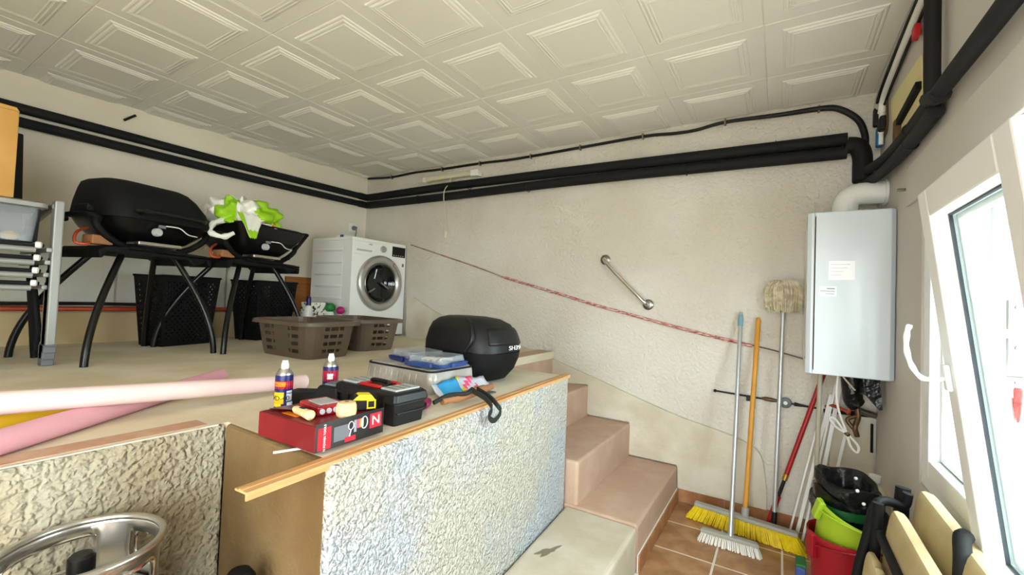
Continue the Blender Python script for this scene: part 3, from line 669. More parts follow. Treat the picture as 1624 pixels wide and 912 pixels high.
# crumpled carrier bag draped over the second barbecue
def plastic_bag():
    t = thing('plastic_bag', 'crumpled green and white plastic carrier bag on the second barbecue', 'bag', (.62, -1.56, PZ+.80))
    random.seed(3)
    d = V((.97, .24, 0)); a = V((-.24, .97, 0)); c = V((.64, -1.53, PZ))
    def sheet(n, mt, u0, u1, v0, v1, fn, N=26):
        m = MB(); vs = []; fs = []
        for i in range(N+1):
            for j in range(N+1):
                u = u0+(u1-u0)*i/N; v = v0+(v1-v0)*j/N; vs.append(fn(u, v))
        for i in range(N):
            for j in range(N): fs.append((i*(N+1)+j, (i+1)*(N+1)+j, (i+1)*(N+1)+j+1, i*(N+1)+j+1))
        m.add(vs, fs); return m.build(n, mt, t, smooth=True, solid=.002)
    def surf(th, ph, k=1.0):        # th around, ph from bottom (-90) to top (90)
        ct, st_, cp, sp = math.cos(th), math.sin(th), math.cos(ph), math.sin(ph)
        e = lambda x, p: math.copysign(abs(x)**p, x)
        u = .205*e(ct, .8)*e(cp, .7)+.01; v = .20*e(st_, .8)*e(cp, .7); h = .845+.13*e(sp, .8)*(1 if sp > 0 else .55)
        n_ = .016*math.sin(4*th+7*ph+1)+.013*math.sin(9*th-5*ph)+.007*math.sin(15*th+11*ph+2)+.004*math.sin(23*th-17*ph)
        n_ += .008*abs(math.sin(7*th+3*ph))
        r_ = V((u, v, 0)); q = r_.normalized() if r_.length > 1e-4 else V((0, 0, 0))
        return c+a*(u+q.x*n_*k)+d*(v+q.y*n_*k)+V((0, 0, h+.6*n_*max(0, sp)))
    R_ = math.radians
    NU, NV = 90, 40; grid = [[surf(R_(-180+360*i/NU), R_(-80+169*j/NV)) for j in range(NV+1)] for i in range(NU+1)]
    def part(nm, mt, test):
        m = MB()
        for i in range(NU):
            for j in range(NV):
                th_, ph_ = -180+360*(i+.5)/NU, -80+169*(j+.5)/NV
                if test(th_, ph_): m.add([grid[i][j], grid[i+1][j], grid[i+1][j+1], grid[i][j+1]], [(0, 1, 2, 3)])
        o_ = m.build(nm, mt, t, smooth=True, solid=.002)
        bm = bmesh.new(); bm.from_mesh(o_.data); bmesh.ops.remove_doubles(bm, verts=bm.verts, dist=.0004); bmesh.ops.recalc_face_normals(bm, faces=bm.faces); [setattr(f_, 'smooth', True) for f_ in bm.faces]; [setattr(e_, 'smooth', True) for e_ in bm.edges]; bm.to_mesh(o_.data); bm.free()
    gr = lambda th_, ph_: (-75+ph_*.3 < th_ < 100+8*math.sin(ph_*.12) and ph_ > -12) or (140 < th_ < 178 and -60 < ph_ < 62)
    ye = lambda th_, ph_: 56 < th_ < 80 and -14 < ph_ < -4
    part('bag_body', 'white_bag', lambda a_, b_: not gr(a_, b_) and not ye(a_, b_)); part('bag_green_print', 'green_bag', lambda a_, b_: gr(a_, b_) and not ye(a_, b_)); part('bag_yellow_print', 'yellow_print', ye)
    # pointed flap hanging over the front
    def flap(u, v):
        tip = 1-abs(u-.0)/1.0
        p = surf(R_(118), R_(0))+a*(.095*u*(1-.75*v))+d*(.012+.03*v)+V((0, 0, .02-.15*v+.006*math.sin(9*u+7*v)))
        return p
    sheet('bag_flap', 'white_bag', -1, 1, 0, 1, flap, 14)
    sheet('bag_flap_hem', 'green_bag', -1, 1, .72, 1.04, lambda u, v: flap(u, v)+d*.004, 10); sheet('bag_flap_hem', 'green_bag', -1.03, -.68, 0, 1, lambda u, v: flap(u, v)+d*.004, 10)
    MB().tube(spline([surf(R_(165), R_(-20)), c+a*-.25+d*.07+V((0, 0, .78)), c+a*-.285+d*.10+V((0, 0, .72)), c+a*-.24+d*.15+V((0, 0, .70)), c+a*-.19+d*.17+V((0, 0, .73))], 5), [.018, .02, .016, .014, .012]*4+[.012], 8).build('bag_handle', 'white_bag', t, smooth=True)
plastic_bag()
# perforated black baskets under the stands
def perforated_basket(loc, rz, label):
    t = thing('perforated_basket', label, 'basket', loc, rz, 'black perforated baskets under the barbecues')
    H_ = .45
    def panel(b0, b1, t0, t1, n, mrows, name):
        b0, b1, t0, t1 = V(b0), V(b1), V(t0), V(t1); m = MB()
        P = lambda u, v: (b0*(1-u)+b1*u)*(1-v)+(t0*(1-u)+t1*u)*v
        us = [0, .05]; vs_ = [0, .05]
        for i in range(n): us += [.05+.9*(i+.2)/n, .05+.9*(i+.8)/n]
        us += [.95, 1]
        for j in range(mrows): vs_ += [.05+.88*(j+.22)/mrows, .05+.88*(j+.78)/mrows]
        vs_ += [.93, 1]
        pts = [P(u, v) for v in vs_ for u in us]; fs = []; K = len(us)
        for j in range(len(vs_)-1):
            for i in range(K-1):
                if 2 <= i < K-2 and 2 <= j < len(vs_)-2 and i % 2 == 0 and j % 2 == 0 and (i//2+j//2) % 2 == 0: continue
                fs.append((j*K+i, j*K+i+1, (j+1)*K+i+1, (j+1)*K+i))
        m.add(pts, fs); m.build(name, 'matte_black', t, world=False, solid=.004)
    bx, by, tx, ty = .155, .105, .19, .135
    b = [(-bx, by, 0), (bx, by, 0), (bx, -by, 0), (-bx, -by, 0)]; tp = [(-tx, ty, H_), (tx, ty, H_), (tx, -ty, H_), (-tx, -ty, H_)]
    for k in range(4):
        panel(b[k], b[(k+1) % 4], tp[k], tp[(k+1) % 4], 18 if k % 2 == 0 else 12, 22, 'side_panel')
    MB().box(-bx, bx, -by, by, 0, .006).build('base', 'matte_black', t, world=False)
    rim = [V(p) for p in tp]; m = MB(); m.tube([rim[0], rim[1], rim[2], rim[3]], .007, 8, closed=True); m.build('rim', 'matte_black', t, world=False, smooth=True)
perforated_basket((.295, -1.735, PZ), GR, 'black perforated plastic basket under the barbecue with domed lid')
perforated_basket((.235, -1.125, PZ), GR, 'black perforated plastic basket under the barbecue with the green bag')

# ------------------------------------------------------------------ stacked garden chairs at the left edge (front faces +x)
def garden_chair(dz, dx, label, top=False):
    t = thing('garden_chair', label, 'chair', (.70+dx, -2.72, PZ), 0, 'stacked garden chairs')
    X, Y, Z = t.location
    yr, yl = -2.465, -2.975; zs = 1.228+dz
    for yy in (yr, yl):
        lz = PZ+dz*.0
        fl_ = MB().box(.895+dx, .945+dx, yy-.012, yy+.022, PZ+.09, 1.585+dz*.25 if top else zs+.03).build('leg', 'grey_frame', t, bevel=.006)
        MB().box(.89+dx, .95+dx, yy-.016, yy+.026, PZ if dz == 0 else PZ+.03*dz/.056, PZ+.10).build('foot_cap', 'mid_grey', fl_, bevel=.005)
        m = MB(); m.tube([(.60+dx, yy+.004, zs), (.585+dx, yy, PZ+.4), (.60+dx, yy+.03, PZ if dz == 0 else PZ+.04*dz/.056)], .015, 10); m.build('leg', 'matte_black', t, smooth=True)
    MB().tube([(.955+dx, yl, zs), (.955+dx, -2.53, zs)], .013, 10).build('front_rail', 'grey_frame', t, smooth=True)
    MB().lathe([(.013, 0), (.0145, .003), (.0145, .016), (.010, .02), (.001, .021)], (.958+dx, -2.531, zs+.022), 14, (.3, 1, 0)).build('end_cap', 'white_plastic', t, smooth=True)
    for yy in (yr-.02, yl+.02): MB().box(.48+dx, .95+dx, yy-.01, yy+.01, zs-.006, zs+.014).build('side_rail', 'grey_frame', t, bevel=.004)
    MB().box(.49+dx, .945+dx, yl+.03, yr-.035, zs+.012, zs+.030).build('seat', 'sling_black', t, bevel=.006)
    if top:
        m = MB(); m.prism([(.48, zs+.02), (.52, zs+.02), (.40, zs+.62), (.36, zs+.62)], yl+.03, yr-.03, lambda x, z, y: (x, y, z)); m.build('backrest', 'sling_black', t, bevel=.006)
        for yy in (yr, yl):
            m = MB(); m.tube(spline([(.93, yy, 1.60), (.80, yy-.0, 1.60), (.62, yy, 1.57), (.47, yy, 1.55)], 5), .017, 10); m.build('armrest', 'grey_frame', t, smooth=True)
            m = MB(); m.prism([(.90, 1.58), (.93, 1.59), (.90, 1.44), (.70, 1.42), (.62, 1.46)], yy-.06, yy-.05, lambda x, z, y: (x, y, z)); m.build('side_web', 'sling_black', t)
    return t
for k in range(4):
    garden_chair(.056*k, .012*k-.03, ['lowest garden chair of the stack at the left edge', 'second garden chair from the bottom of the stack', 'third garden chair from the bottom of the stack', 'topmost garden chair of the stack, carrying the clear box'][k], k == 3)
# clear storage box and cardboard box on the stack
cb = thing('storage_box', 'clear plastic storage box with grey lid on the stacked chairs', 'box', (.80, -2.72, 1.43))
m = MB(); m.loft([rrect(.80, -2.72, .13, .19, .03, 1.432), rrect(.80, -2.72, .145, .205, .03, 1.585)], True, False); m.build('tub', 'clear_plastic', cb, smooth=True, solid=.003)
m = MB(); m.loft([rrect(.80, -2.72, .15, .21, .03, 1.58), rrect(.80, -2.72, .165, .225, .03, 1.585), rrect(.80, -2.72, .165, .225, .03, 1.603), rrect(.80, -2.72, .14, .20, .03, 1.612)]); m.build('lid', 'grey_frame', cb, smooth=True)
for k, (dx, dy, r, mt) in enumerate(((.05, .13, .03, 'yellow_print'), (.08, .05, .028, 'white_plastic'), (.02, .0, .035, 'cream_plastic'), (.07, -.08, .03, 'rust_wood'))):
    MB().sphere((.80+dx, -2.72+dy, 1.437+r*.7), r, sc=(1.2, 1, .7)).build('contents', mt, cb, smooth=True)
bxx = thing('cardboard_box', 'tall plain cardboard box on the clear storage box', 'box', (.80, -2.80, 1.613))
MB().box(.66, .94, -3.0, -2.60, 1.613, 1.985).build('carton', 'cardboard', bxx, bevel=.003)
m = MB(); m.add([(.66, -3.0, 1.985), (.94, -3.0, 1.985), (.94, -2.60, 1.985), (.66, -2.60, 1.985), (.66, -2.99, 2.0), (.94, -2.99, 2.01), (.94, -2.61, 2.0), (.66, -2.61, 1.992)], [(0, 1, 2, 3), (4, 5, 6, 7), (0, 1, 5, 4), (1, 2, 6, 5), (2, 3, 7, 6), (3, 0, 4, 7)]); m.build('flaps', 'cardboard', bxx)

# ------------------------------------------------------------------ pool noodles
def noodle(p0, p1, r, matn, label, bend=0):
    p0, p1 = V(p0), V(p1); mid = (p0+p1)/2+V((bend, 0, 0))
    t = MB(); pts = spline([p0, mid, p1], 12); n = 20
    d = (p1-p0).normalized(); e0 = pts[0]+(pts[0]-pts[1]).normalized()*.004
    t.tube([e0]+pts, [r*.8]+[r]*len(pts), n)
    o = t.build('pool_noodle', matn, smooth=True); return tag(o, label, 'pool noodle', 'foam pool noodles')
noodle((1.83, -2.155, PZ+.030), (2.60, -3.22, PZ+.030), .0285, 'pink_foam', 'pink foam pool noodle lying underneath the pale one')
noodle((2.152, -2.0, PZ+.029), (2.215, -3.15, PZ+.125), .0275, 'light_pink_foam', 'pale pink foam pool noodle resting across the others')
noodle((2.045, -2.58, PZ+.023), (2.18, -3.15, PZ+.023), .022, 'yellow_foam', 'yellow foam pool noodle between the two pink ones')

# ================================================================== THINGS: on the parapet
# wooden angle strip along the edge
ws = thing('wooden_strip', 'long wooden angle strip lying along the parapet edge', 'wood strip', (2.87, -1.75, PZ))
a, b = V((2.880, -2.60, PZ+.001)), V((2.788, -.93, PZ+.001)); d = (b-a).normalized(); n = V((d.y, -d.x, 0))
q = [(-.012, 0), (.022, 0), (.022, -.012), (.0255, -.012), (.0255, .004), (-.012, .004)]
m = MB(); m.loft([[p+n*u+V((0, 0, v)) for u, v in q] for p in (a, b)]); m.build('angle', 'strip_wood', ws)
m = MB(); m.loft([[p+n*u+V((0, 0, v)) for u, v in [(.000, .004), (.009, .004), (.009, .0055), (.002, .0065)]] for p in (a, b)]); m.build('bead', 'strip_wood', ws)
# thin white stick poking out under the red box
tag(MB().tube([(2.74, -2.455, PZ+.004), (2.80, -2.31, PZ+.004)], .003, 6).build('thin_stick', 'white_plastic'), 'thin white stick poking out from under the red box', 'stick')
# spray cans
def spray_can(x, y, label, flip):
    t = thing('spray_can', label, 'spray can', (x, y, PZ), 0, 'blue lubricant spray cans'); r = .0262; B = lambda m, n, mt, **k: m.build(n, mt, t, smooth=True, **k)
    B(MB().lathe([(r*.9, 0), (r, .004), (r, .112), (r*.97, .118)], (x, y, PZ), 32), 'can', 'navy')
    B(MB().lathe([(r*1.02, 0), (r*1.02, .005)], (x, y, PZ), 32), 'bottom_rim', 'steel')
    B(MB().lathe([(r*.97, .118), (r*.98, .121), (r*.80, .130), (r*.62, .136), (r*.60, .139), (.001, .139)], (x, y, PZ), 32), 'shoulder', 'steel')
    B(MB().lathe([(.0115, .139), (.0115, .150), (.009, .157), (.0085, .163), (.001, .164)], (x, y, PZ), 20), 'nozzle', 'white_plastic')
    cdir = math.atan2(-3.044-y, 3.7456-x)
    def patch(nm, mt, a0, a1, z0, z1, rr=1.012):
        A = [cdir+math.radians(a0+(a1-a0)*i/10) for i in range(11)]
        m = MB(); m.loft([[V((x+r*rr*math.cos(a), y+r*rr*math.sin(a), PZ+z)) for a in A] for z in (z0, z1)], False, False, False); B(m, nm, mt, solid=.0003)
    def face(nm, s, sz, mt, ang, z, sh=0):
        a_ = cdir+math.radians(ang); nn = V((math.cos(a_), math.sin(a_), 0))
        o_ = text(nm, s, sz, mt, t, (0, 0, 0), (1, 0, 0), (0, 1, 0), .0004, world=False)
        for v_ in o_.data.vertices:
            aa = a_+v_.co.x/r; rr = r*1.028+v_.co.z; v_.co = V((rr*math.cos(aa), rr*math.sin(aa), v_.co.y+z))
    # angles: negative = image left
    patch('red_band', 'red_print', -90, 90, .076 if not flip else .066, .100 if not flip else .104, 1.008)
    if not flip:
        patch('orange_bar', 'orange_print', -70, 10, .083, .098); patch('orange_bar', 'yellow_print', -70, 8, .088, .093, 1.016)
        patch('yellow_shield', 'yellow_print', -95, 2, .030, .066); patch('yellow_shield', 'yellow_print', -80, -14, .020, .031)
        patch('text_panel', 'silver_print', 18, 62, .038, .070); patch('text_panel', 'silver_print', 22, 80, .004, .034)
        face('brand_mark', 'WD-40', .021, 'black_print', -33, .047, 0)
        face('print', 'MULTI', .007, 'black_print', 40, .062)
        face('print', 'ORIGINAL', .007, 'red_print', -30, .0905)
    else:
        patch('white_print', 'white_print', -25, 20, .074, .094, 1.014); face('brand_mark', 'WD-40', .014, 'white_print', -5, .052); face('print', 'SPECIALIST', .0065, 'silver_print', -5, .038); face('print', 'SPECIALIST', .006, 'red_print', -4, .084)
spray_can(2.405, -2.235, 'blue and yellow lubricant spray can standing behind the red box', False)
spray_can(2.36, -2.035, 'blue and red lubricant spray can behind the black toolbox', True)
# red power-tool carton
rb = thing('tool_carton', 'red and black power tool carton at the parapet corner', 'box', (2.715, -2.285, PZ))
RX = V((.234, .0, 0)); cA = V((2.60, -2.417, PZ+.008)); cB = V((2.832, -2.411, PZ+.008)); cD = V((2.826, -2.203, PZ+.008)); cC = cA+(cD-cB); Hb = .062
m = MB(); m.loft([[p+V((0, 0, h)) for p in (cA, cB, cD, cC)] for h in (0, Hb)]); m.build('carton', 'red_card', rb, bevel=.003)
dd = (cD-cB); ln = dd.length; dd.normalize(); nn = V((dd.y, -dd.x, 0)); up = V((0, 0, 1))
def pan(nm, mt, u0, u1, v0, v1, off=.0015, par=rb):
    m = MB(); o = cB; m.loft([[o+dd*u0+up*v0+nn*k, o+dd*u1+up*v0+nn*k, o+dd*u1+up*v1+nn*k, o+dd*u0+up*v1+nn*k] for k in (off-.001, off)]); return m.build(nm, mt, par)
flap = pan('printed_side', 'black_card', .0, ln, .002, Hb+.006)
pan('red_stripe', 'red_print', .006, .042, .004, Hb-.006, .002, flap); text('print', 'N POWER TOOLS', .008, 'white_print', flap, cB+dd*.024+up*.032+nn*.0025, up, -dd, .0003)
pan('grey_picture', 'mid_grey', .05, .095, .014, .05, .002, flap); pan('red_picture', 'red_print', .082, .115, .006, .018, .0022, flap)
pan('red_badge', 'red_print', ln-.048, ln-.008, .022, .060, .002, flap); text('badge_letter', 'N', .034, 'white_print', flap, cB+dd*(ln-.028)+up*.041+nn*.0026, dd, up, .0004, xscale=1.1)
for k, (u, v, mt) in enumerate(((.126, .043, 'orange_print'), (.133, .043, 'cream_plastic'), (.119, .043, 'pink_print'))): pan('small_picture', mt, u, u+.006, v-.01, v+.012, .0021, flap)
m = MB(); cc = cB+dd*.142+up*.043+nn*.0022; m.tube([cc+dd*.010*math.cos(t)+up*.015*math.sin(t) for t in [2*math.pi*i/20 for i in range(20)]], .0015, 6, closed=True); m.build('ring_picture', 'silver_print', flap)
m = MB(); cc = cB+dd*.100+up*.044+nn*.0022; m.tube([cc+dd*.008*math.cos(t)+up*.010*math.sin(t) for t in [2*math.pi*i/16 for i in range(16)]], .0012, 6, closed=True); m.tube([cc-up*.01, cc-up*.026+dd*-.004], .0016, 6); m.build('tool_picture', 'silver_print', flap)
for k in range(3): pan('print', 'silver_print', .110+.0028*k, .1112+.0028*k, .025, .055, .002, flap)
TB = PZ+.008+Hb
pan2 = MB().box(2.66, 2.72, -2.39, -2.372, TB, TB+.0008).build('top_print', 'orange_print', rb)
# things lying on the carton
sc = thing('scraper', 'scraper with a pale wooden handle lying on the red carton', 'scraper', (2.72, -2.385, TB))
e0, e1 = V((2.69, -2.375, TB+.013)), V((2.782, -2.388, TB+.013)); dv = (e1-e0).normalized()
m = MB(); m.tube([e0, e0+dv*.01, e0+dv*.05, e0+dv*.085, e1-dv*.006, e1], [.007, .010, .0105, .0125, .011, .006], 14); m.build('handle', 'pale_wood', sc, smooth=True)
sd = dv.cross(up); m = MB(); m.loft([[e0+sd*.008+up*s_, e0-sd*.008+up*s_, e0-dv*.08-sd*.03+up*(s_-.010), e0-dv*.08+sd*.03+up*(s_-.010)] for s_ in (-.001, .001)]); m.build('blade', 'steel_dark', sc)
MB().box(2.725, 2.747, -2.386, -2.378, TB+.0228, TB+.0244).build('label', 'piping_dark', sc)
bc = thing('bit_case', 'red clear case of drill bits on the carton', 'case', (2.715, -2.315, TB), math.radians(-8))
MB().box(-.055, .05, -.035, .04, 0, .024).build('case', 'red_clear', bc, world=False, bevel=.005, seg=3)
MB().box(-.035, .03, -.02, .03, .024, .0258).build('label', 'grey_plastic', bc, world=False)
for k in range(4): MB().cyl((.051, -.025+.018*k, .012), (.054, -.025+.018*k, .012), .007, n=10).build('bit', 'silver_print', bc, world=False)
wk = thing('fluted_wooden_cap', 'fluted pale wooden cap standing on the carton', 'wooden cap', (2.806, -2.308, TB))
m = MB(); N_ = 40; rings = []
for r_, z in ((.019, 0), (.0225, .004), (.024, .012), (.0235, .028), (.0205, .036), (.012, .038)):
    rings.append([V((2.806+r_*(1+.045*(1 if (i//2) % 2 else 0))*math.cos(2*math.pi*i/N_), -2.308+r_*(1+.045*(1 if (i//2) % 2 else 0))*math.sin(2*math.pi*i/N_), TB+z)) for i in range(N_)])
m.loft(rings); m.build('knob', 'pale_wood', wk); MB().cyl((2.806, -2.308, TB+.038), (2.806, -2.308, TB+.0385), .006, n=12).build('hole', 'rust_wood', wk)
tm_ = thing('tape_measure', 'yellow and black tape measure on the carton', 'tape measure', (2.785, -2.242, TB), math.radians(62))
m = MB(); m.prism([(-.032, 0), (.032, 0), (.035, .01), (.033, .03), (.02, .042), (-.01, .044), (-.03, .035), (-.035, .015)], -.017, .017, lambda x, z, y: (x, y, z)); m.build('case', 'plastic_black', tm_, world=False, bevel=.005, seg=3)
m = MB(); m.prism([(-.03, .030), (.033, .026), (.02, .043), (-.01, .045)], -.0178, .0178, lambda x, z, y: (x, y, z)); m.build('yellow_band', 'yellow_plastic', tm_, world=False, bevel=.002)
m = MB(); m.tube([V((.02+dx, -.019, .018+dz)) for dx, dz in ((-.010, -.010), (.010, -.010), (.010, .010), (-.010, .010))], .003, 6, closed=True); m.build('yellow_ring', 'yellow_plastic', tm_, world=False)
# black charger behind the carton
ch = thing('battery_charger', 'black drill battery charger behind the red carton', 'charger', (2.44, -2.125, PZ), math.radians(16))
m = MB(); m.prism([(-.13, 0), (.09, 0), (.095, .03), (.09, .078), (.02, .082), (.0, .055), (-.13, .045)], -.04, .04, lambda x, z, y: (x, y, z)); m.build('housing', 'plastic_black', ch, world=False, bevel=.007, seg=3)
m = MB(); m.prism([(.03, .081), (.085, .078), (.08, .086), (.036, .088)], -.03, .03, lambda x, z, y: (x, y, z)); m.build('battery', 'mid_grey', ch, world=False, bevel=.006)
# black toolbox
tb = thing('toolbox', 'black plastic toolbox with red latch and grey lid trays', 'toolbox', (2.662, -2.07, PZ), math.radians(-2))
B = lambda m, n, mt, par=tb, **k: m.build(n, mt, par, world=False, **k)
B_ = B; B = lambda m, n, mt, par=tb, **k: B_(m.tf(Matrix.Diagonal((.77, .93, .87, 1))), n, mt, par, **k)
m = MB(); m.loft([rrect(0, 0, .175, .062, .012, 0), rrect(0, 0, .185, .068, .014, .075)]); B(m, 'tub', 'toolbox_black', smooth=False, bevel=.002)
m = MB(); m.loft([rrect(0, 0, .191, .073, .014, .076), rrect(0, 0, .193, .075, .014, .082), rrect(0, 0, .188, .070, .014, .104), rrect(0, 0, .178, .06, .012, .112)]); lid = B(m, 'lid', 'toolbox_black', bevel=.002)
for x0_, x1_ in ((-.165, -.075), (.075, .165)):
    B(MB().box(x0_, x1_, -.052, .052, .112, .119), 'lid_tray', 'grey_plastic', lid, bevel=.003)
    for k in range(3): B(MB().box(x0_+.006, x1_-.006, -.04+.028*k, -.036+.028*k, .119, .1205), 'tray_rib', 'mid_grey', lid)
B(MB().box(-.06, .06, -.05, -.032, .112, .121), 'red_latch', 'red_plastic', lid, bevel=.003); B(MB().box(-.06, .06, .03, .045, .112, .121), 'red_latch', 'red_plastic', lid, bevel=.003); B(MB().box(-.06, -.046, -.032, .03, .112, .120), 'red_latch', 'red_plastic', lid, bevel=.003)
B(MB().tube(spline([(-.05, 0, .114), (-.045, 0, .125), (.045, 0, .125), (.05, 0, .114)], 5), .008, 8), 'carry_handle', 'plastic_black', lid, smooth=True)
for x_ in (-.11, .11): B(MB().box(x_-.02, x_+.02, -.075, -.066, .055, .1), 'clasp', 'plastic_black', bevel=.003)
B(MB().box(.178, .189, -.06, .06, .040, .046), 'end_rib', 'toolbox_black', bevel=.002)
# silver storage bag with dark piping
sb = thing('storage_bag', 'silver fabric storage bag with dark piping behind the toolbox', 'bag', (2.41, -1.625, PZ), math.radians(-3))
B = lambda m, n, mt, par=sb, **k: m.build(n, mt, par, world=False, **k)
B_2 = B; B = lambda m, n, mt, par=sb, **k: B_2(m.tf(Matrix.Diagonal((.9, 1, 1.08, 1))), n, mt, par, **k)
m = MB(); m.loft([rrect(0, 0, .215, .125, .03, 0), rrect(0, 0, .228, .135, .035, .03), rrect(0, 0, .225, .13, .035, .075), rrect(0, 0, .215, .122, .035, .088), rrect(0, 0, .18, .09, .03, .094), rrect(0, 0, .06, .03, .02, .096)]); B(m, 'bag', 'silver_fabric', smooth=True)
m = MB(); m.tube(rrect(0, 0, .222, .128, .035, .083), .004, 6, closed=True); B(m, 'piping', 'piping_dark', smooth=True)
for k in range(9):
    x_ = -.19+.04*k; m = MB(); m.tube([(x_, -.130, .07), (x_+.004, -.137, .045), (x_-.003, -.133, .012)], [.002, .0045, .002], 6); B(m, 'pleat', 'silver_fabric', smooth=True)
# two clear food boxes with blue clip lids
for k, (x_, y_, rz_, lab) in enumerate(((2.37, -1.60, -14, 'clear food container with dark blue clips, further back on the silver bag'), (2.53, -1.655, 6, 'clear food container with blue clip lid at the front of the silver bag'))):
    t = thing('food_container', lab, 'container', (x_, y_, PZ+.1045), math.radians(rz_), 'clear food containers on the silver bag')
    B = lambda m, n, mt, par=t, **kk: m.build(n, mt, par, world=False, **kk)
    m = MB(); m.loft([rrect(0, 0, .092, .088, .02, .006), rrect(0, 0, .085, .08, .02, .04)], False, True); B(m, 'tub', 'clear_plastic', smooth=True, solid=.002)
    m = MB(); m.loft([rrect(0, 0, .10, .096, .022, .0), rrect(0, 0, .102, .098, .022, .012), rrect(0, 0, .092, .088, .02, .014)], True, False); B(m, 'lid', 'blue_plastic', bevel=.002)
    for sx, sy in ((1, 0), (-1, 0), (0, 1), (0, -1)):
        hx, hy = (.008, .05) if sx else (.05, .008)
        B(MB().box(sx*.107-hx, sx*.107+hx, sy*.103-hy, sy*.103+hy, 0, .02), 'clip', 'navy' if k == 0 else 'blue_plastic', bevel=.004)
    for j in range(4): m = MB(); m.tube(spline([(-.05+.03*j, -.04, .018), (-.03+.02*j, 0, .026), (-.05+.03*j, .05, .018)], 4), .006, 6); B(m, 'contents', 'cream_plastic' if k else 'mid_grey', smooth=True)
# printed plastic folder, roll and strap
pf = thing('printed_folder', 'crumpled clear folder with blue and pink print against the silver bag', 'folder', (2.665, -1.66, PZ), math.radians(84))
def sh(nm, mt, u0, u1, off, N=16):
    m = MB(); vs = []; fs = []
    for i in range(N+1):
        for j in range(7):
            u = u0+(u1-u0)*i/N; v = j/6
            vs.append((u, .035-.065*v+.003*math.sin(u*60), .004+.05*(1-v)**1.4*(1+.15*math.sin(u*25+1))+off+.003*math.sin(u*90+v*9)))
    for i in range(N):
        for j in range(6): fs.append((i*7+j, i*7+j+1, (i+1)*7+j+1, (i+1)*7+j))
    m.add(vs, fs); return m.build(nm, mt, pf, world=False, smooth=True, solid=.0015)
sh('folder', 'silver_print', -.13, .17, 0); sh('blue_print', 'blue_light', -.10, .0, .002); sh('yellow_print', 'yellow_plastic', .0, .022, .002); sh('pink_print', 'pink_print', .022, .10, .002)
rl = thing('small_torch', 'small magenta torch lying beside the toolbox', 'torch', (2.70, -1.89, PZ))
MB().lathe([(.013, 0), (.015, .01), (.015, .05), (.011, .055)], (2.70, -1.885, PZ+.0165), 16, (.5, -1, 0)).build('barrel', 'magenta', rl, smooth=True); MB().lathe([(.012, .055), (.012, .085), (.009, .09)], (2.70, -1.885, PZ+.0165), 14, (.5, -1, 0)).build('tail', 'plastic_black', rl, smooth=True)
st = thing('tool_pouch', 'brown rolled pouch with a black buckled strap hanging over the wooden strip', 'pouch', (2.78, -1.72, PZ+.012))
m = MB(); m.tube(spline([(2.775, -1.90, PZ+.03), (2.785, -1.80, PZ+.033), (2.775, -1.70, PZ+.034), (2.76, -1.58, PZ+.032)], 5), [.012]*3+[.017]*10+[.012]*3, 12); m.build('roll', 'rust_wood', st, smooth=True)
m = MB(); m.tube(spline([(2.765, -1.93, PZ+.03), (2.78, -1.87, PZ+.047), (2.80, -1.80, PZ+.044), (2.79, -1.75, PZ+.052)], 5), .008, 8); m.build('green_cord', 'strap', st, smooth=True)
m = MB()
lp = spline([(2.80, -1.76, PZ+.048), (2.86, -1.765, PZ+.030), (2.895, -1.775, PZ+.005), (2.90, -1.80, PZ-.018), (2.90, -1.765, PZ-.040), (2.90, -1.725, PZ-.018), (2.893, -1.735, PZ+.004), (2.86, -1.735, PZ+.028), (2.80, -1.735, PZ+.05)], 5)
rings = []
for p in lp: rings.append([p+V((0, 0, 0))+V(o_) for o_ in ((0, -.003, -.009), (.002, .003, -.009), (.002, .003, .009), (0, -.003, .009))])
m.loft(rings); m.build('strap', 'strap', st)
# motorcycle top case
tc = thing('top_case', 'black motorcycle top case with white lettering at the end of the parapet', 'case', (2.478, -1.345, PZ), math.radians(-4))
B = lambda m, n, mt, par=tc, **k: m.build(n, mt, par, world=False, **k)
B_3 = B; B = lambda m, n, mt, par=tc, **k: B_3(m.tf(Matrix.Diagonal((1.04, 1.06, 1, 1))), n, mt, par, **k)
def sec(x0_, x1_, y0_, y1_, z, e=3.2, n=40):
    cx, cy, hx, hy = (x0_+x1_)/2, (y0_+y1_)/2, (x1_-x0_)/2, (y1_-y0_)/2; o_ = []
    for i in range(n):
        t_ = 2*math.pi*i/n; c_, s_ = math.cos(t_), math.sin(t_)
        o_.append(V((cx+hx*math.copysign(abs(c_)**(2/e), c_), cy+hy*math.copysign(abs(s_)**(2/e), s_), z)))
    return o_
m = MB(); m.loft([sec(-.13, .10, -.10, .10, 0), sec(-.17, .15, -.135, .13, .012), sec(-.20, .19, -.152, .15, .06), sec(-.212, .212, -.16, .16, .115), sec(-.213, .216, -.161, .161, .142)]); B(m, 'lower_shell', 'matte_black', smooth=True)
m = MB(); m.loft([sec(-.205, .208, -.155, .155, .142), sec(-.205, .208, -.155, .155, .146)]); B(m, 'seam', 'gloss_black')
m = MB(); m.loft([sec(-.213, .217, -.161, .161, .146), sec(-.212, .213, -.160, .16, .18), sec(-.20, .195, -.150, .15, .23), sec(-.185, .165, -.135, .135, .265), sec(-.16, .12, -.105, .105, .287), sec(-.13, .06, -.06, .06, .297), sec(-.08, 0, -.02, .02, .299)]); up_ = B(m, 'lid', 'plastic_black', smooth=True)
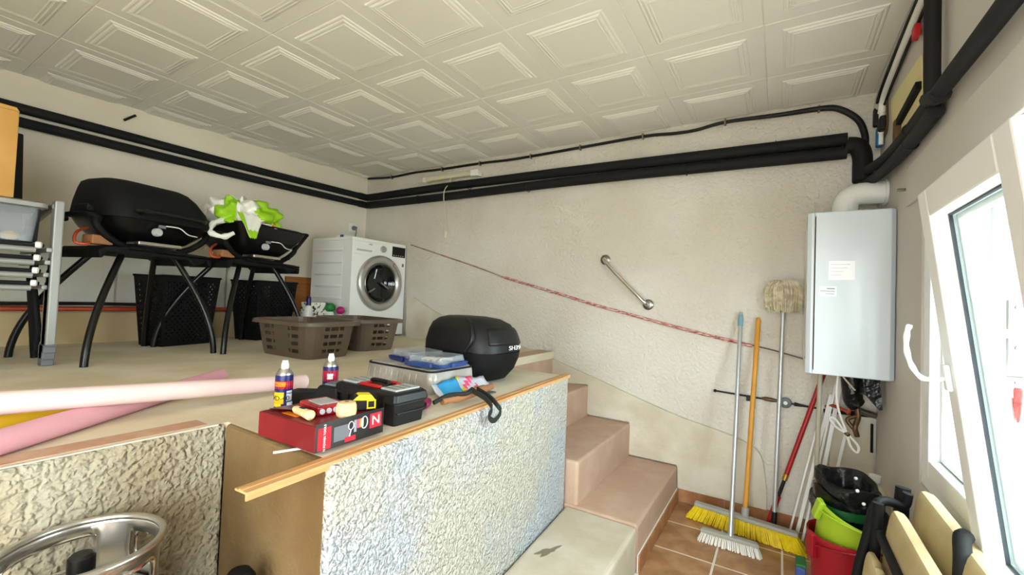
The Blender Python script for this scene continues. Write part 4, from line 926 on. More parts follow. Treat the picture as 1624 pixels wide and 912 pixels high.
# slightly raised lens panel on the front of the lid
LZ = [(.146, -.213, .217, .161), (.18, -.212, .213, .160), (.23, -.20, .195, .150), (.265, -.185, .165, .135)]
def lid_sec(z, a0, a1, off, n=16, e=3.2):
    for (za, xa0, xa1, ya), (zb, xb0, xb1, yb) in zip(LZ, LZ[1:]):
        if za <= z <= zb:
            k = (z-za)/(zb-za); X0_, X1_, Y_ = xa0+(xb0-xa0)*k, xa1+(xb1-xa1)*k, ya+(yb-ya)*k
    cx, hx = (X0_+X1_)/2, (X1_-X0_)/2+off; hy = Y_+off; o_ = []
    for i in range(n+1):
        t_ = math.radians(a0+(a1-a0)*i/n); c_, s_ = math.cos(t_), math.sin(t_)
        o_.append(V((cx+hx*math.copysign(abs(c_)**(2/e), c_), hy*math.copysign(abs(s_)**(2/e), s_), z)))
    return o_
ZL = [.180, .19, .205, .22, .235, .25]
rings = [lid_sec(z, -33+(z-.18)*30, 38, .0025) for z in ZL]
m = MB(); m.loft(rings, False, False, False); B(m, 'lens_panel', 'toolbox_black', up_, smooth=True, solid=-.002)
m = MB(); m.tube([V(p) for p in rings[0]]+[r[-1] for r in rings[1:]]+rings[-1][::-1][1:]+[r[0] for r in rings[::-1][1:-1]], .002, 6, closed=True); B(m, 'lens_groove', 'gloss_black', up_, smooth=True)
m = MB(); m.tube(spline([(.10, -.158, .15), (.13, -.152, .20), (.12, -.142, .24), (.09, -.12, .27), (.04, -.09, .285)], 6), .010, 8); B(m, 'side_rib', 'plastic_black', up_, smooth=True)
MB_ = text('lettering', 'SH39', .028, 'white_print', tc, (.2272, .037, .163), (0, 1, 0), (0, 0, 1), .001, world=False, xscale=1.5)
B(MB().box(.03, .05, -.165, -.159, .12, .135), 'lock', 'steel_dark', bevel=.002)
# small sheet under the top case
tag(MB().box(2.62, 2.76, -1.62, -1.545, PZ+.0005, PZ+.006).build('plastic_sheet', 'mid_grey'), 'flat grey plastic sheet in front of the top case', 'sheet')

# ================================================================== THINGS: pipes, lamp and wall fittings
def pipe(name, pts, r, matn, parent, smooth=5, n=12): return MB().tube(spline(pts, smooth) if smooth else pts, r, n).build(name, matn, parent, smooth=True)
# two insulated pipes running round the left and back walls
for k, (z_l, z_r, off, lab) in enumerate(((2.255, 2.225, .035, 'upper black foam-covered pipe along the left and back walls'), (2.175, 2.150, .035, 'lower black foam-covered pipe along the left and back walls'))):
    t = thing('insulated_pipe', lab, 'pipe', (.05, -.05, z_l), 0, 'black insulated heating pipes'); r = .030
    pts = [(wlx(-4.5)+off+.01, -4.5, z_l+.012), (wlx(-2.5)+off+.01, -2.5, z_l+.01), (wlx(-1.2)+off+.01, -1.2, z_l), (wlx(-.12)+off+.01, -.12, z_l+.005)]
    pipe('foam_sleeve', pts, r, 'foam_black', t)
    pipe('elbow', [(wlx(-.13)+off+.01, -.13, z_l+.005), (wlx(-.06)+off+.012, -.06, z_l+.005), (.07, -.042, z_l+.004), (.14, -.042, z_l+.002)], .034, 'foam_black', t)
    pipe('foam_sleeve', [(.12, -.042, z_l), (1.2, -.043, z_l+.005*(1-2*k)), (2.4, -.041, (z_l+z_r)/2+.012), (3.4, -.042, z_r+.01), (4.04, -.042, z_r)], .036, 'foam_black', t)
    for x_ in ((.8, 2.0, 3.2) if k else (1.4, 2.6, 3.7)):
        MB().tube([(x_, -.042+(.038)*math.cos(a_), z_l+(z_r-z_l)*(x_/4.1)+(.038)*math.sin(a_)+.004) for a_ in [2*math.pi*i/14 for i in range(14)]], .0025, 6, closed=True).build('cable_tie', 'plastic_black', t)
# black cable clipped under the ceiling
cb_ = thing('black_cable', 'thin black cable clipped under the ceiling along the back wall', 'cable', (2, -.02, 2.42))
cp = [(.05, -.02, 2.465), (.4, -.022, 2.440), (.72, -.022, 2.448), (1.06, -.022, 2.438), (1.49, -.022, 2.434), (1.78, -.022, 2.424), (2.0, -.022, 2.424), (2.43, -.022, 2.430), (2.90, -.022, 2.437), (3.12, -.022, 2.422), (3.25, -.022, 2.422), (3.42, -.022, 2.443), (3.73, -.022, 2.433), (3.91, -.024, 2.430), (4.0, -.028, 2.410), (4.085, -.03, 2.335), (4.118, -.035, 2.24), (4.12, -.04, 2.15)]
pc = spline(cp, 5); rr_ = [.0105 if i < 55 else .0105+min(1, (i-55)/12)*.006 for i in range(len(pc))]
MB().tube(pc, rr_, 10).build('cable', 'cable_black', cb_, smooth=True)
for x_, z_ in ((.40, 2.44), (1.06, 2.438), (1.49, 2.434), (2.0, 2.424), (2.43, 2.43), (2.90, 2.437), (3.42, 2.443), (3.91, 2.43)):
    MB().box(x_-.006, x_+.006, -.034, -.002, z_-.018, z_+.02).build('clip', 'clip_metal', cb_, bevel=.003)
# thick elbow dropping from the pipes in the corner
dp = thing('corner_pipe', 'thick black foam-covered pipe elbow dropping in the corner above the boiler', 'pipe', (4.10, -.07, 1.98))
pipe('foam_sleeve', [(4.04, -.046, 2.19), (4.085, -.052, 2.175), (4.105, -.056, 2.12), (4.107, -.06, 2.04), (4.107, -.065, 1.975)], .045, 'foam_black', dp)
# two pipes along the window wall, and the vertical branch
for k, (pts, lab) in enumerate((([(4.125, -.13, 2.02), (4.150, -.40, 1.995), (4.160, -.75, 1.98), (4.160, -1.10, 1.975)], 'upper sleeved pipe on the window wall from the boiler corner'), ([(4.115, -.13, 1.945), (4.145, -.40, 1.935), (4.158, -.75, 1.927), (4.160, -1.15, 1.925)], 'lower sleeved pipe on the window wall from the boiler corner'))):
    t = thing('insulated_pipe', lab, 'pipe', pts[0], 0, 'black insulated pipes on the window wall'); pipe('foam_sleeve', pts, .024, 'foam_black', t)
    MB().tube([V((4.160, -.82+.0*k, 1.979 if not k else 1.926))+V((.0255*math.cos(a_), 0, .0255*math.sin(a_))) for a_ in [2*math.pi*i/14 for i in range(14)]], .003, 6, closed=True).build('cable_tie', 'plastic_black', t)
vp = thing('branch_pipe', 'vertical black foam-covered pipe rising to the ceiling beside the window', 'pipe', (4.135, -1.15, 2.0))
pipe('foam_sleeve', [(4.155, -1.12, CZ-.003), (4.155, -1.122, 2.25), (4.155, -1.125, 2.05), (4.155, -1.13, 1.985)], .0225, 'foam_black', vp)
pipe('sleeve_joint', [(4.155, -1.10, 1.985), (4.155, -1.16, 1.965), (4.155, -1.22, 1.95)], .027, 'foam_black', vp)
pp_ = thing('insulated_pipe', 'sleeved pipe running on past the window towards the viewer', 'pipe', (4.14, -1.5, 1.94), 0, 'black insulated pipes on the window wall')
pipe('foam_sleeve', [(4.155, -1.15, 1.965), (4.155, -1.70, 1.95), (4.155, -2.4, 1.94), (4.155, -4.3, 1.93)], .0235, 'foam_black', pp_)
# cables and valve in the upper corner of the window wall
t = thing('conduit_bundle', 'bundle of grey and white conduits along the top of the window wall', 'conduit', (W-.02, -.4, 2.3))
pipe('conduit', [(W-.022, -.06, 2.36), (W-.02, -.10, 2.41), (W-.02, -.35, 2.445), (W-.02, -.8, 2.46), (W-.02, -1.4, 2.462), (W-.02, -2.6, 2.462)], .0175, 'grey_plastic', t)
pipe('conduit', [(W-.022, -.16, 2.30), (W-.018, -.22, 2.37), (W-.018, -.50, 2.40), (W-.018, -.9, 2.425), (W-.018, -1.6, 2.43), (W-.018, -2.6, 2.43)], .016, 'white_plastic', t)
pipe('black_lead', [(W-.02, -.05, 2.33), (W-.026, -.08, 2.39), (W-.03, -.16, 2.40), (W-.03, -.40, 2.425), (W-.032, -.9, 2.44), (W-.032, -1.5, 2.44)], .008, 'cable_black', t)
pipe('black_lead', [(W-.015, -.20, 2.33), (W-.013, -.40, 2.365), (W-.013, -.9, 2.40), (W-.013, -1.6, 2.41)], .006, 'cable_black', t)
pipe('white_drop', [(W-.02, -.16, 2.32), (W-.02, -.17, 2.26), (W-.02, -.15, 2.2)], .014, 'white_plastic', t)
t = thing('shutoff_valve', 'small valve with blue and black taps near the ceiling corner', 'valve', (W-.025, -.12, 2.18))
MB().box(W-.04, W-.005, -.03, -.075, 2.27, 2.37).build('black_body', 'plastic_black', t, bevel=.008)
MB().box(W-.034, W-.004, -.13, -.21, 2.20, 2.275).build('black_tap', 'plastic_black', t, bevel=.01)
MB().box(W-.034, W-.006, -.085, -.13, 2.14, 2.245).build('blue_tap', 'cyan_valve', t, bevel=.008)
pipe('nipple', [(W-.02, -.15, 2.14), (W-.02, -.15, 2.20)], .010, 'white_plastic', t, 0)
pipe('loop', [(W-.012, -.24, 2.34), (W-.012, -.26, 2.22), (W-.012, -.22, 2.17), (W-.012, -.2, 2.2)], .005, 'bronze', t)
pt = tag(MB().prism([(-.30, 2.31), (-.84, 2.26), (-.88, 2.05), (-.46, 2.03), (-.36, 2.10)], W-.007, W-.002, lambda y, z, x: (x, y, z)).build('patch_board', 'patch_cream'), 'cream board patch on the wall behind the branch pipe', 'board')
t = thing('pipe_bracket', 'dark metal bracket behind the sleeved pipes above the boiler', 'bracket', (W-.012, -.55, 2.03))
MB().box(W-.03, W-.003, -.49, -.53, 2.0, 2.13).build('upright', 'bronze', t, bevel=.003); MB().beam((W-.014, -.50, 2.115), (W-.014, -.86, 2.135), .022, .03).build('arm', 'matte_black', t)
tag(MB().box(W-.028, W-.008, -.80, -.85, 2.335, 2.385).build('red_tag', 'red_print', bevel=.004), 'small red tag hanging beside the branch pipe near the ceiling', 'tag')
tag(MB().cyl((W-.03, -.60, 1.795), (W-.001, -.60, 1.795), .006, n=8).build('wall_screw', 'clip_metal'), 'bare screw in the wall under the sleeved pipes', 'screw')
# fluorescent lamp with pull cord
fl_ = thing('tube_lamp', 'slim ivory strip lamp on the back wall under the black cable', 'lamp', (1.175, -.03, 2.345))
MB().box(.87, 1.43, -.045, -.002, 2.332, 2.372).build('housing', 'cream_plastic', fl_, bevel=.008, seg=3)
MB().box(.85, .885, -.05, -.002, 2.328, 2.376).build('end_cap', 'white_plastic', fl_, bevel=.005); MB().box(1.42, 1.505, -.062, -.002, 2.318, 2.378).build('end_cap', 'white_plastic', fl_, bevel=.008)
MB().tube([(.89, -.046, 2.345), (1.42, -.046, 2.345)], .011, 10).build('tube', 'cream_plastic', fl_, smooth=True)
pipe('cord', [(1.19, -.045, 2.332), (1.20, -.06, 2.29), (1.165, -.09, 2.22), (1.155, -.085, 2.13), (1.14, -.03, 2.0), (1.135, -.015, 1.84)], .0035, 'ivory_cable', fl_, 5, 6)
MB().box(1.122, 1.142, -.026, -.004, 1.80, 1.86).build('cord_switch', 'cream_plastic', fl_, bevel=.004)
pipe('cord', [(1.132, -.012, 1.80), (1.11, -.008, 1.72), (1.09, -.008, 1.63)], .0025, 'ivory_cable', fl_, 5, 6)
tag(MB().tube(spline([(.70, -.03, 1.72), (.78, -.02, 1.63), (.87, -.015, 1.60), (.96, -.012, 1.635), (1.0, -.008, 1.70)], 6), .0035, 6).build('loose_wire', 'ivory_cable', smooth=True), 'loose ivory wire sagging beside the washing machine', 'wire')
tag(MB().cyl((.55, -.03, 2.30), (.57, -.001, 2.297), .004, n=6).build('wall_nail', 'clip_metal'), 'bent nail in the back wall above the black pipes', 'nail')
# conduit with worn red tape running down the back wall
lp = [(.70, -.008, 1.750), (1.10, -.008, 1.640), (1.52, -.008, 1.523), (1.78, -.008, 1.443)]
tag(MB().tube(spline(lp, 6), .006, 8).build('painted_conduit', 'old_paint', smooth=True), 'cream painted cable sloping down the back wall from the washing machine', 'cable')
lp = [(1.79, -.0125, 1.441), (2.36, -.0125, 1.302), (2.61, -.0125, 1.240), (3.22, -.0125, 1.108), (3.60, -.0125, 1.036)]
tag(MB().tube(spline(lp, 8), .0105, 8).build('taped_conduit', M['tape'], smooth=True), 'conduit wrapped in worn red and white tape sloping across the back wall', 'conduit')
t = thing('twin_wire', 'pair of thin grey wires continuing from the red conduit to the boiler', 'wire', (3.72, -.008, 1.0))
pipe('wire', [(3.60, -.008, 1.040), (3.70, -.008, 1.022), (3.86, -.008, .985)], .0045, 'clip_metal', t, 5, 6); pipe('wire', [(3.60, -.008, 1.030), (3.70, -.008, 1.004), (3.86, -.008, .972)], .0035, 'ivory_cable', t, 5, 6)
# grab bar
gb = thing('grab_bar', 'slanted chrome grab bar on the back wall', 'grab bar', (2.81, -.04, 1.40))
pipe('bar', [(2.652, -.008, 1.576), (2.657, -.045, 1.572), (2.70, -.062, 1.525), (2.81, -.064, 1.415), (2.92, -.062, 1.31), (2.963, -.045, 1.267), (2.968, -.008, 1.262)], .0135, 'chrome', gb, 6, 14)
for x_, z_ in ((2.652, 1.576), (2.968, 1.262)): MB().lathe([(.036, 0), (.037, .006), (.030, .012), (.014, .013)], (x_, -.002, z_), 24, (0, -1, 0)).build('flange', 'steel_dark', gb, smooth=True)
# boiler
bo = thing('wall_boiler', 'white wall-hung gas boiler in the corner beside the window', 'boiler', (4.015, -.21, .955))
bx0, bx1, bz0, bz1 = 3.85, 4.187, .958, 1.745
MB().box(bx0+.004, bx1-.002, -.335, -.004, bz0+.02, bz1-.012).build('chassis', 'white_enamel', bo, bevel=.02, seg=3)
MB().box(bx0+.028, bx0+.034, -.465, -.335, bz0+.02, bz1-.02).build('side_seam', 'grey_plastic', bo)
m = MB(); m.prism([(bx0, -.33), (bx0, -.45), (bx0+.018, -.465), (bx1-.02, -.465), (bx1, -.445), (bx1, -.33)], bz0, bz1, lambda x, y, z: (x, y, z)); m.build('front_cover', 'boiler_white', bo, bevel=.004)
MB().box(bx0+.026, bx0+.029, -.4665, -.465, bz0+.004, bz1-.004).build('cover_seam', 'grey_plastic', bo)
lb = MB().box(3.937, 4.037, -.4662, -.465, 1.415, 1.505).build('label', 'pvc_white', bo)
for k in range(4): MB().box(3.945, 4.02-.012*k, -.4666, -.4662, 1.487-.017*k, 1.490-.017*k).build('print_line', 'silver_print', lb)
lb = MB().box(3.902, 3.968, -.4662, -.465, 1.336, 1.383).build('label', 'pvc_white', bo)
MB().box(3.93, 3.962, -.4666, -.4662, 1.37, 1.375).build('print_line', 'mid_grey', lb); MB().box(3.905, 3.962, -.4666, -.4662, 1.358, 1.361).build('print_line', 'mid_grey', lb); MB().box(3.925, 3.96, -.4666, -.4662, 1.343, 1.352).build('print_line', 'silver_print', lb)
pipe('flue', [(4.02, -.21, bz1-.01), (4.02, -.21, 1.80), (4.03, -.21, 1.845), (4.065, -.21, 1.872), (4.12, -.21, 1.876), (W-.001, -.21, 1.876)], .056, 'white_plastic', bo, 6, 24)
MB().lathe([(.062, 0), (.062, .025), (.058, .03)], (4.02, -.21, bz1-.012), 24).build('flue_collar', 'white_plastic', bo, smooth=True); MB().lathe([(.066, 0), (.064, .012)], (W-.014, -.21, 1.876), 24, (1, 0, 0)).build('wall_collar', 'white_plastic', bo, smooth=True)
# pipework hanging below the boiler
bp_ = thing('boiler_pipework', 'black wrapped valves and pipes hanging under the boiler', 'pipework', (4.08, -.17, .74))
pipe('black_wrap', [(4.055, -.20, .955), (4.06, -.20, .88), (4.07, -.195, .81), (4.085, -.19, .79)], .042, 'bag_black', bp_, 5, 12)
pipe('black_wrap', [(4.11, -.20, .955), (4.115, -.2, .90), (4.11, -.2, .85)], .034, 'bag_black', bp_, 5, 12)
m = MB(); m.prism([(4.10, .93), (4.165, .95), (4.178, .79), (4.165, .785), (4.105, .86)], -.25, -.23, lambda x, z, y: (x, y, z)); m.build('black_flap', 'bag_black', bp_)
pipe('brass_pipe', [(4.06, -.16, .80), (4.055, -.16, .74), (4.05, -.10, .735), (4.0, -.05, .745), (3.97, -.015, .73)], .009, 'copper_pipe', bp_); pipe('lever', [(4.085, -.19, .79), (4.09, -.20, .73), (4.075, -.22, .68), (4.085, -.215, .635)], .012, 'bronze', bp_); pipe('lever', [(4.085, -.2, .735), (4.045, -.21, .71), (4.08, -.22, .66)], .010, 'bronze', bp_)
pipe('drain', [(4.09, -.12, .76), (4.12, -.11, .745), (4.175, -.1, .73)], .016, 'steel_dark', bp_); pipe('dark_pipe', [(3.96, -.02, .705), (4.05, -.04, .715), (4.16, -.05, .72)], .012, 'matte_black', bp_)
lc = thing('boiler_drain_cable', 'knotted white cable hanging under the boiler', 'cable', (4.02, -.25, .6))
pipe('cord', [(3.998, -.30, .965), (3.99, -.30, .86), (4.0, -.30, .77), (4.025, -.30, .69), (4.035, -.30, .655), (4.05, -.30, .60), (4.075, -.30, .575), (4.08, -.30, .605), (4.045, -.295, .65), (4.025, -.295, .67), (3.985, -.295, .725), (3.965, -.295, .72), (3.99, -.295, .685), (4.03, -.295, .66)], .0055, 'white_plastic', lc, 6, 8); pipe('cord', [(4.0, -.30, .96), (4.03, -.28, .92), (4.07, -.24, .87)], .004, 'ivory_cable', lc, 5, 6)
MB().lathe([(.011, -.008), (.013, 0), (.011, .008)], (4.036, -.298, .657), 12, (.6, 0, .8)).build('tie', 'bronze', lc)
tag(MB().box(3.99, 4.178, -.012, -.001, .36, .72).build('cover_board', 'skirt_plaster'), 'plaster board panel on the wall under the boiler', 'board')
tag(MB().box(4.165, 4.175, -.03, -.012, .52, .67).build('black_slot', 'matte_black'), 'narrow black strip in the corner under the boiler', 'strip')

# ================================================================== THINGS: cleaning corner
def handle(t, pts, r, matn, name='pole', n=12): return MB().tube(pts, r, n).build(name, matn, t, smooth=True)
def lerp(a, b, k): return V(a)*(1-k)+V(b)*k
def bristles(t, name, matn, c, hx, hy, z0, z1, rz, nx, ny, r, splay):
    m = MB(); ca, sa = math.cos(rz), math.sin(rz); random.seed(5)
    for i in range(nx):
        for j in range(ny):
            u = -hx+2*hx*i/(nx-1); v = -hy+2*hy*j/(ny-1)
            du, dv = u*(1+splay*.25)+random.uniform(-.004, .004), v*(1+splay)+random.uniform(-.004, .004)
            P = lambda a, b, z: (c[0]+a*ca-b*sa, c[1]+a*sa+b*ca, z)
            m.cyl(P(du, dv, z0+random.uniform(0, .004)), P(u, v, z1), r, r*.75, 5)
    o = m.build(name, matn, t); o['kind'] = 'stuff'; return o
# small white broom with grey pole
t = thing('white_broom', 'small white-bristled broom with grey pole and pale blue tip', 'broom', (3.535, -.445, 0))
A, Bq = V((3.542, -.44, .062)), V((3.536, -.034, 1.235))
handle(t, [A, Bq], .0115, 'alu_pole'); MB().tube([lerp(A, Bq, .93), lerp(A, Bq, .95), lerp(A, Bq, .985), Bq], [.013, .0145, .013, .006], 12).build('tip', 'blue_cap', t, smooth=True)
handle(t, [A+V((0, -.004, -.012)), lerp(A, Bq, .05)], .015, 'alu_pole', 'socket')
m = MB(); m.prism([(-.14, -.020), (.14, -.020), (.13, .020), (-.13, .020)], .048, .068, lambda x, y, z: (3.535+x, -.445+y-.02*x, z)); m.build('head', 'broom_grey', t, bevel=.006, seg=3)
bristles(t, 'bristles', 'bristle_white', (3.535, -.450), .13, .014, .001, .05, -.02, 34, 5, .0042, .55)
# wide yellow broom
t = thing('yellow_broom', 'wide yellow-bristled broom with orange wooden pole', 'broom', (3.585, -.235, 0))
A, Bq = V((3.593, -.22, .085)), V((3.631, -.035, 1.21))
handle(t, [A, lerp(A, Bq, .985), Bq], [.0135, .0135, .008], 'orange_pole')
m = MB(); m.prism([(-.26, -.022), (.26, -.022), (.255, .024), (.06, .03), (-.06, .03), (-.255, .024)], .076, .098, lambda x, y, z: (3.585+x, -.232+y-.125*x, z)); m.build('head', 'broom_grey', t, bevel=.007, seg=3)
handle(t, [A+V((0, -.003, -.005)), lerp(A, Bq, .05)], .02, 'broom_grey', 'socket')
bristles(t, 'bristles', 'broom_yellow', (3.585, -.237), .253, .018, .001, .078, -.125, 66, 6, .0052, .7)
# upturned mop
t = thing('string_mop', 'upturned cotton string mop with grey pole leaning beside the boiler', 'mop', (3.735, -.21, 0))
A, Bq = V((3.732, -.20, .0)), V((3.757, -.075, 1.335))
handle(t, [lerp(A, Bq, .1), Bq], .0115, 'alu_pole'); handle(t, [A, lerp(A, Bq, .005), lerp(A, Bq, .11)], [.010, .0135, .0135], 'plastic_black', 'grip')
MB().lathe([(.012, -.06), (.03, -.02), (.045, .03), (.03, .06), (.001, .065)], Bq, 16).build('mop_socket', 'broom_grey', t, smooth=True)
m = MB(); random.seed(11)
for i in range(430):
    a_ = random.uniform(0, 2*math.pi); rr = random.uniform(.03, .10); r0 = random.uniform(0, .03); dz = random.uniform(-.055, .01)
    cx, cy, cz = Bq.x, Bq.y+.005, Bq.z+.05
    ca, sa = math.cos(a_), math.sin(a_); yk = .55
    m.tube(spline([(cx+r0*ca, cy+r0*sa*yk, cz+.015), (cx+rr*.6*ca, cy+rr*.6*sa*yk, cz+.035+random.uniform(-.02, .012)), (cx+rr*ca, cy+rr*sa*yk-.004, cz-.01), (cx+rr*(.93+random.uniform(-.08, .08))*ca, cy+rr*sa*yk-.006, cz-.085+dz)], 3), .0052, 5)
m.sphere((Bq.x, Bq.y+.005, Bq.z+.03), .075, sc=(1, .5, .75))
o = m.build('yarn', 'mop_yarn', t, smooth=True); o['kind'] = 'stuff'
# red pole tool
t = thing('red_pole_scraper', 'red metal pole with black joint leaning under the boiler', 'pole', (3.70, -.14, 0))
A, Bq = V((3.69, -.15, .0)), V((3.958, -.085, .945))
handle(t, [lerp(A, Bq, .36), Bq], .0125, 'red_pole'); handle(t, [A, lerp(A, Bq, .23)], .014, 'red_pole', 'lower_pole'); handle(t, [lerp(A, Bq, .22), lerp(A, Bq, .34)], .009, 'plastic_black', 'joint'); handle(t, [lerp(A, Bq, .33), lerp(A, Bq, .365)], .0135, 'gold', 'ferrule')
t = thing('beige_pole', 'upright beige pole standing between the mop and the buckets', 'pole', (3.905, -.36, 0))
handle(t, [(3.903, -.36, 0), (3.920, -.33, .955)], .0105, 'beige_pole'); MB().lathe([(.013, 0), (.013, .03), (.011, .035)], (3.903, -.36, 0), 12).build('foot_cap', 'cream_plastic', t)
# white rods in the corner
for k, (a_, b_, w_, lab) in enumerate((((3.80, -.14, 0), (3.955, -.03, .74), .010, 'thin white rod leaning furthest left behind the red pole'), ((3.835, -.13, 0), (3.99, -.03, .80), .018, 'flat white strip leaning second from the left behind the buckets'), ((3.868, -.12, 0), (4.01, -.03, .86), .012, 'thin white rod leaning third from the left behind the buckets'), ((3.90, -.11, 0), (4.035, -.035, .90), .020, 'wide white strip leaning fourth from the left behind the buckets'), ((3.945, -.10, 0), (4.06, -.035, .62), .016, 'short white strip leaning nearest the corner'))):
    t = thing('white_rod', lab, 'rod', a_, 0, 'white rods leaning in the corner')
    MB().beam(a_, b_, w_, .008, (0, -1, .1)).build('rod', 'white_plastic', t, bevel=.002); MB().beam(lerp(a_, b_, .992), lerp(a_, b_, 1.004), w_*1.1, .010, (0, -1, .1)).build('end_cap', 'cream_plastic', t)
# black rod with grey dial on the wall
t = thing('tool_rail', 'thin black rail with a grey dial on the wall behind the brooms', 'rail', (3.66, -.02, .70))
handle(t, [(3.40, -.018, .738), (3.66, -.018, .727), (3.93, -.018, .714)], .0055, 'plastic_black', 'rail'); MB().sphere((3.402, -.018, .738), .010).build('end_ball', 'plastic_black', t, smooth=True)
MB().lathe([(.030, 0), (.031, .010), (.026, .016), (.013, .018), (.012, .022), (.001, .022)], (3.777, -.012, .722), 24, (0, -1, 0)).build('dial', 'mid_grey', t, smooth=True); MB().lathe([(.011, .022), (.010, .025), (.001, .026)], (3.777, -.012, .722), 14, (0, -1, 0)).build('dial_cap', 'white_plastic', t, smooth=True)
MB().box(3.575, 3.60, -.030, -.002, .703, .735).build('bracket', 'plastic_black', t, bevel=.003); MB().tube([(3.655, -.018, .729), (3.675, -.018, .7285), (3.71, -.018, .7265), (3.735, -.018, .7255)], [.006, .012, .012, .008], 10).build('clamp', 'bronze', t, smooth=True); MB().tube([(3.82, -.018, .72), (3.85, -.018, .718), (3.875, -.018, .717)], [.012, .008, .006], 10).build('taper', 'plastic_black', t, smooth=True)
# buckets
def bucket(name, label, loc, rot, r0, r1, h, matn, lugs=True):
    t = thing(name, label, 'bucket', loc); t.rotation_euler = rot
    N_ = 40
    prof = [(r0, 0), (r0*1.01, .004), (r1*.985, h*.92), (r1*1.03, h*.93), (r1*1.05, h*.96), (r1*1.04, h), (r1*.985, h*.985), (r0*.97, .010), (.001, .008)]
    MB().lathe(prof, (0, 0, 0), N_, cap0=True, cap1=True).build('tub', matn, t, world=False, smooth=True)
    for sgn in (-1, 1): MB().box(sgn*r1*1.04-.012, sgn*r1*1.04+.012, -.022, .022, h*.70, h*1.0).build('lug', matn, t, world=False, bevel=.006, seg=3)
    MB().tube([(r1*1.07*math.cos(a_), r1*1.07*math.sin(a_)*.98, h*.86-.03*math.sin(a_)) for a_ in [math.radians(180+180*i/16) for i in range(17)]], .003, 6).build('handle', matn, t, world=False, smooth=True)
    return t
bucket('red_bucket', 'red plastic bucket standing on the floor under the lime one', (3.985, -.725, 0), (0, 0, .5), .10, .124, .335, 'bucket_red')
bucket('lime_bucket', 'lime green plastic bucket nested in the red bucket', (3.962, -.69, .185), (math.radians(12), math.radians(13), .3), .09, .132, .262, 'lime')
t = thing('green_pot', 'dark green plant pot sitting inside the lime bucket', 'pot', (3.99, -.695, .25))
MB().lathe([(.06, 0), (.098, .18), (.11, .18), (.11, .20), (.10, .20), (.066, .01), (.001, .01)], (3.995, -.69, .25), 32).build('pot', 'green_dark', t, smooth=True); MB().lathe([(.106, .165), (.112, .17), (.112, .203), (.104, .203)], (3.995, -.69, .25), 32, cap0=False, cap1=False).build('rim', 'green_dark', t, smooth=True)
def bag_stack():
    t = thing('rubbish_bag', 'black bin bags folded over a pot on top of the buckets', 'bag', (4.0, -.68, .45)); random.seed(2)
    def ring(r, z, w_, ph): return [V((4.0+1.07*r*(1+w_*math.sin(5*a_+ph)+w_*.7*math.sin(11*a_+2*ph))*math.cos(a_), -.665+1.07*r*(1+w_*math.sin(5*a_+ph)+w_*.6*math.sin(9*a_+ph))*math.sin(a_), z-.03+.012*math.sin(3*a_+ph)+.022*math.cos(a_-2.3))) for a_ in [2*math.pi*i/72 for i in range(72)]]
    m = MB(); m.loft([ring(.105, .41, .02, 0), ring(.124, .43, .03, .5), ring(.126, .465, .02, 1.2), ring(.108, .475, .03, 2), ring(.113, .49, .03, 2.4), ring(.114, .525, .03, 3), ring(.104, .53, .02, 3.3), ring(.110, .545, .02, 4), ring(.106, .575, .03, 4.6), ring(.096, .58, .03, 5), ring(.080, .565, .05, 5.4), ring(.07, .51, .06, 5.8), ring(.02, .50, .05, 6)], True, True); m.build('bag', 'bag_black', t, smooth=True)
    m = MB(); m.tube(spline([(4.06, -.78, .50), (4.10, -.79, .46), (4.10, -.80, .40), (4.05, -.81, .42)], 5), .014, 8); m.build('bag_tail', 'bag_black', t, smooth=True)
    for x_, y_, z_ in ((4.03, -.66, .555), (4.02, -.79, .545), (4.04, -.795, .50)): MB().sphere((x_, y_, z_), .007, 8, 6).build('white_scrap', 'white_print', t, smooth=True)
bag_stack()
t = thing('jug', 'pale cream jug in the corner behind the black bags', 'jug', (4.115, -.46, 0))
MB().lathe([(.05, 0), (.056, .01), (.056, .40), (.045, .46), (.02, .49), (.02, .50)], (4.12, -.47, 0), 24).build('body', 'cream_plastic', t, smooth=True); MB().lathe([(.022, .50), (.022, .53), (.001, .53)], (4.12, -.47, 0), 16).build('cap', 'white_plastic', t, smooth=True)
t = thing('cleaning_sponge', 'blue sponge tucked beside the red bucket', 'sponge', (3.83, -.56, 0))
MB().box(3.825, 3.865, -.60, -.51, 0, .085).build('foam', 'soft_blue', t, bevel=.008, seg=3); MB().box(3.825, 3.865, -.60, -.51, .085, .098).build('scourer', 'green_cap', t, bevel=.003)
# folded padded chair leaning by the window
t = thing('folded_lounger', 'folded beige padded lounger with black frame against the window wall', 'lounger', (4.07, -1.5, 0))
def pad(nm, xb, xt, th, y0_, y1_, z0_, z1_, scal=0):
    m = MB(); N_ = 22; prof = []
    rings = []
    for i in range(N_+1):
        k = i/N_; yy = y0_+(y1_-y0_)*k; e = min(k, 1-k)*N_/3; e = min(1, e); s_ = math.sqrt(max(.12, 1-(1-e)**2)) if e < 1 else 1
        bump = .012*abs(math.sin(k*math.pi*9)) if scal else 0
        r_ = []
        for j in range(36):
            a_ = 2*math.pi*j/36; c_, sn = math.cos(a_), math.sin(a_)
            u = math.copysign(abs(c_)**.6, c_)*th/2*s_; v = (math.copysign(abs(sn)**.6, sn)+1)/2
            z = z0_+(z1_+bump-z0_-.03*(1-s_))*v; r_.append(V((xb+(xt-xb)*v+u, yy, z)))
        rings.append(r_)
    m.loft(rings); return m.build(nm, 'cushion', t, smooth=True)
pad('back_pad', 4.115, 4.135, .075, -1.17, -1.85, .12, .725); pad('seat_pad', 4.03, 4.05, .066, -1.29, -1.85, .12, .685); pad('leg_pad', 3.965, 3.985, .05, -1.34, -1.85, .12, .555, 1)
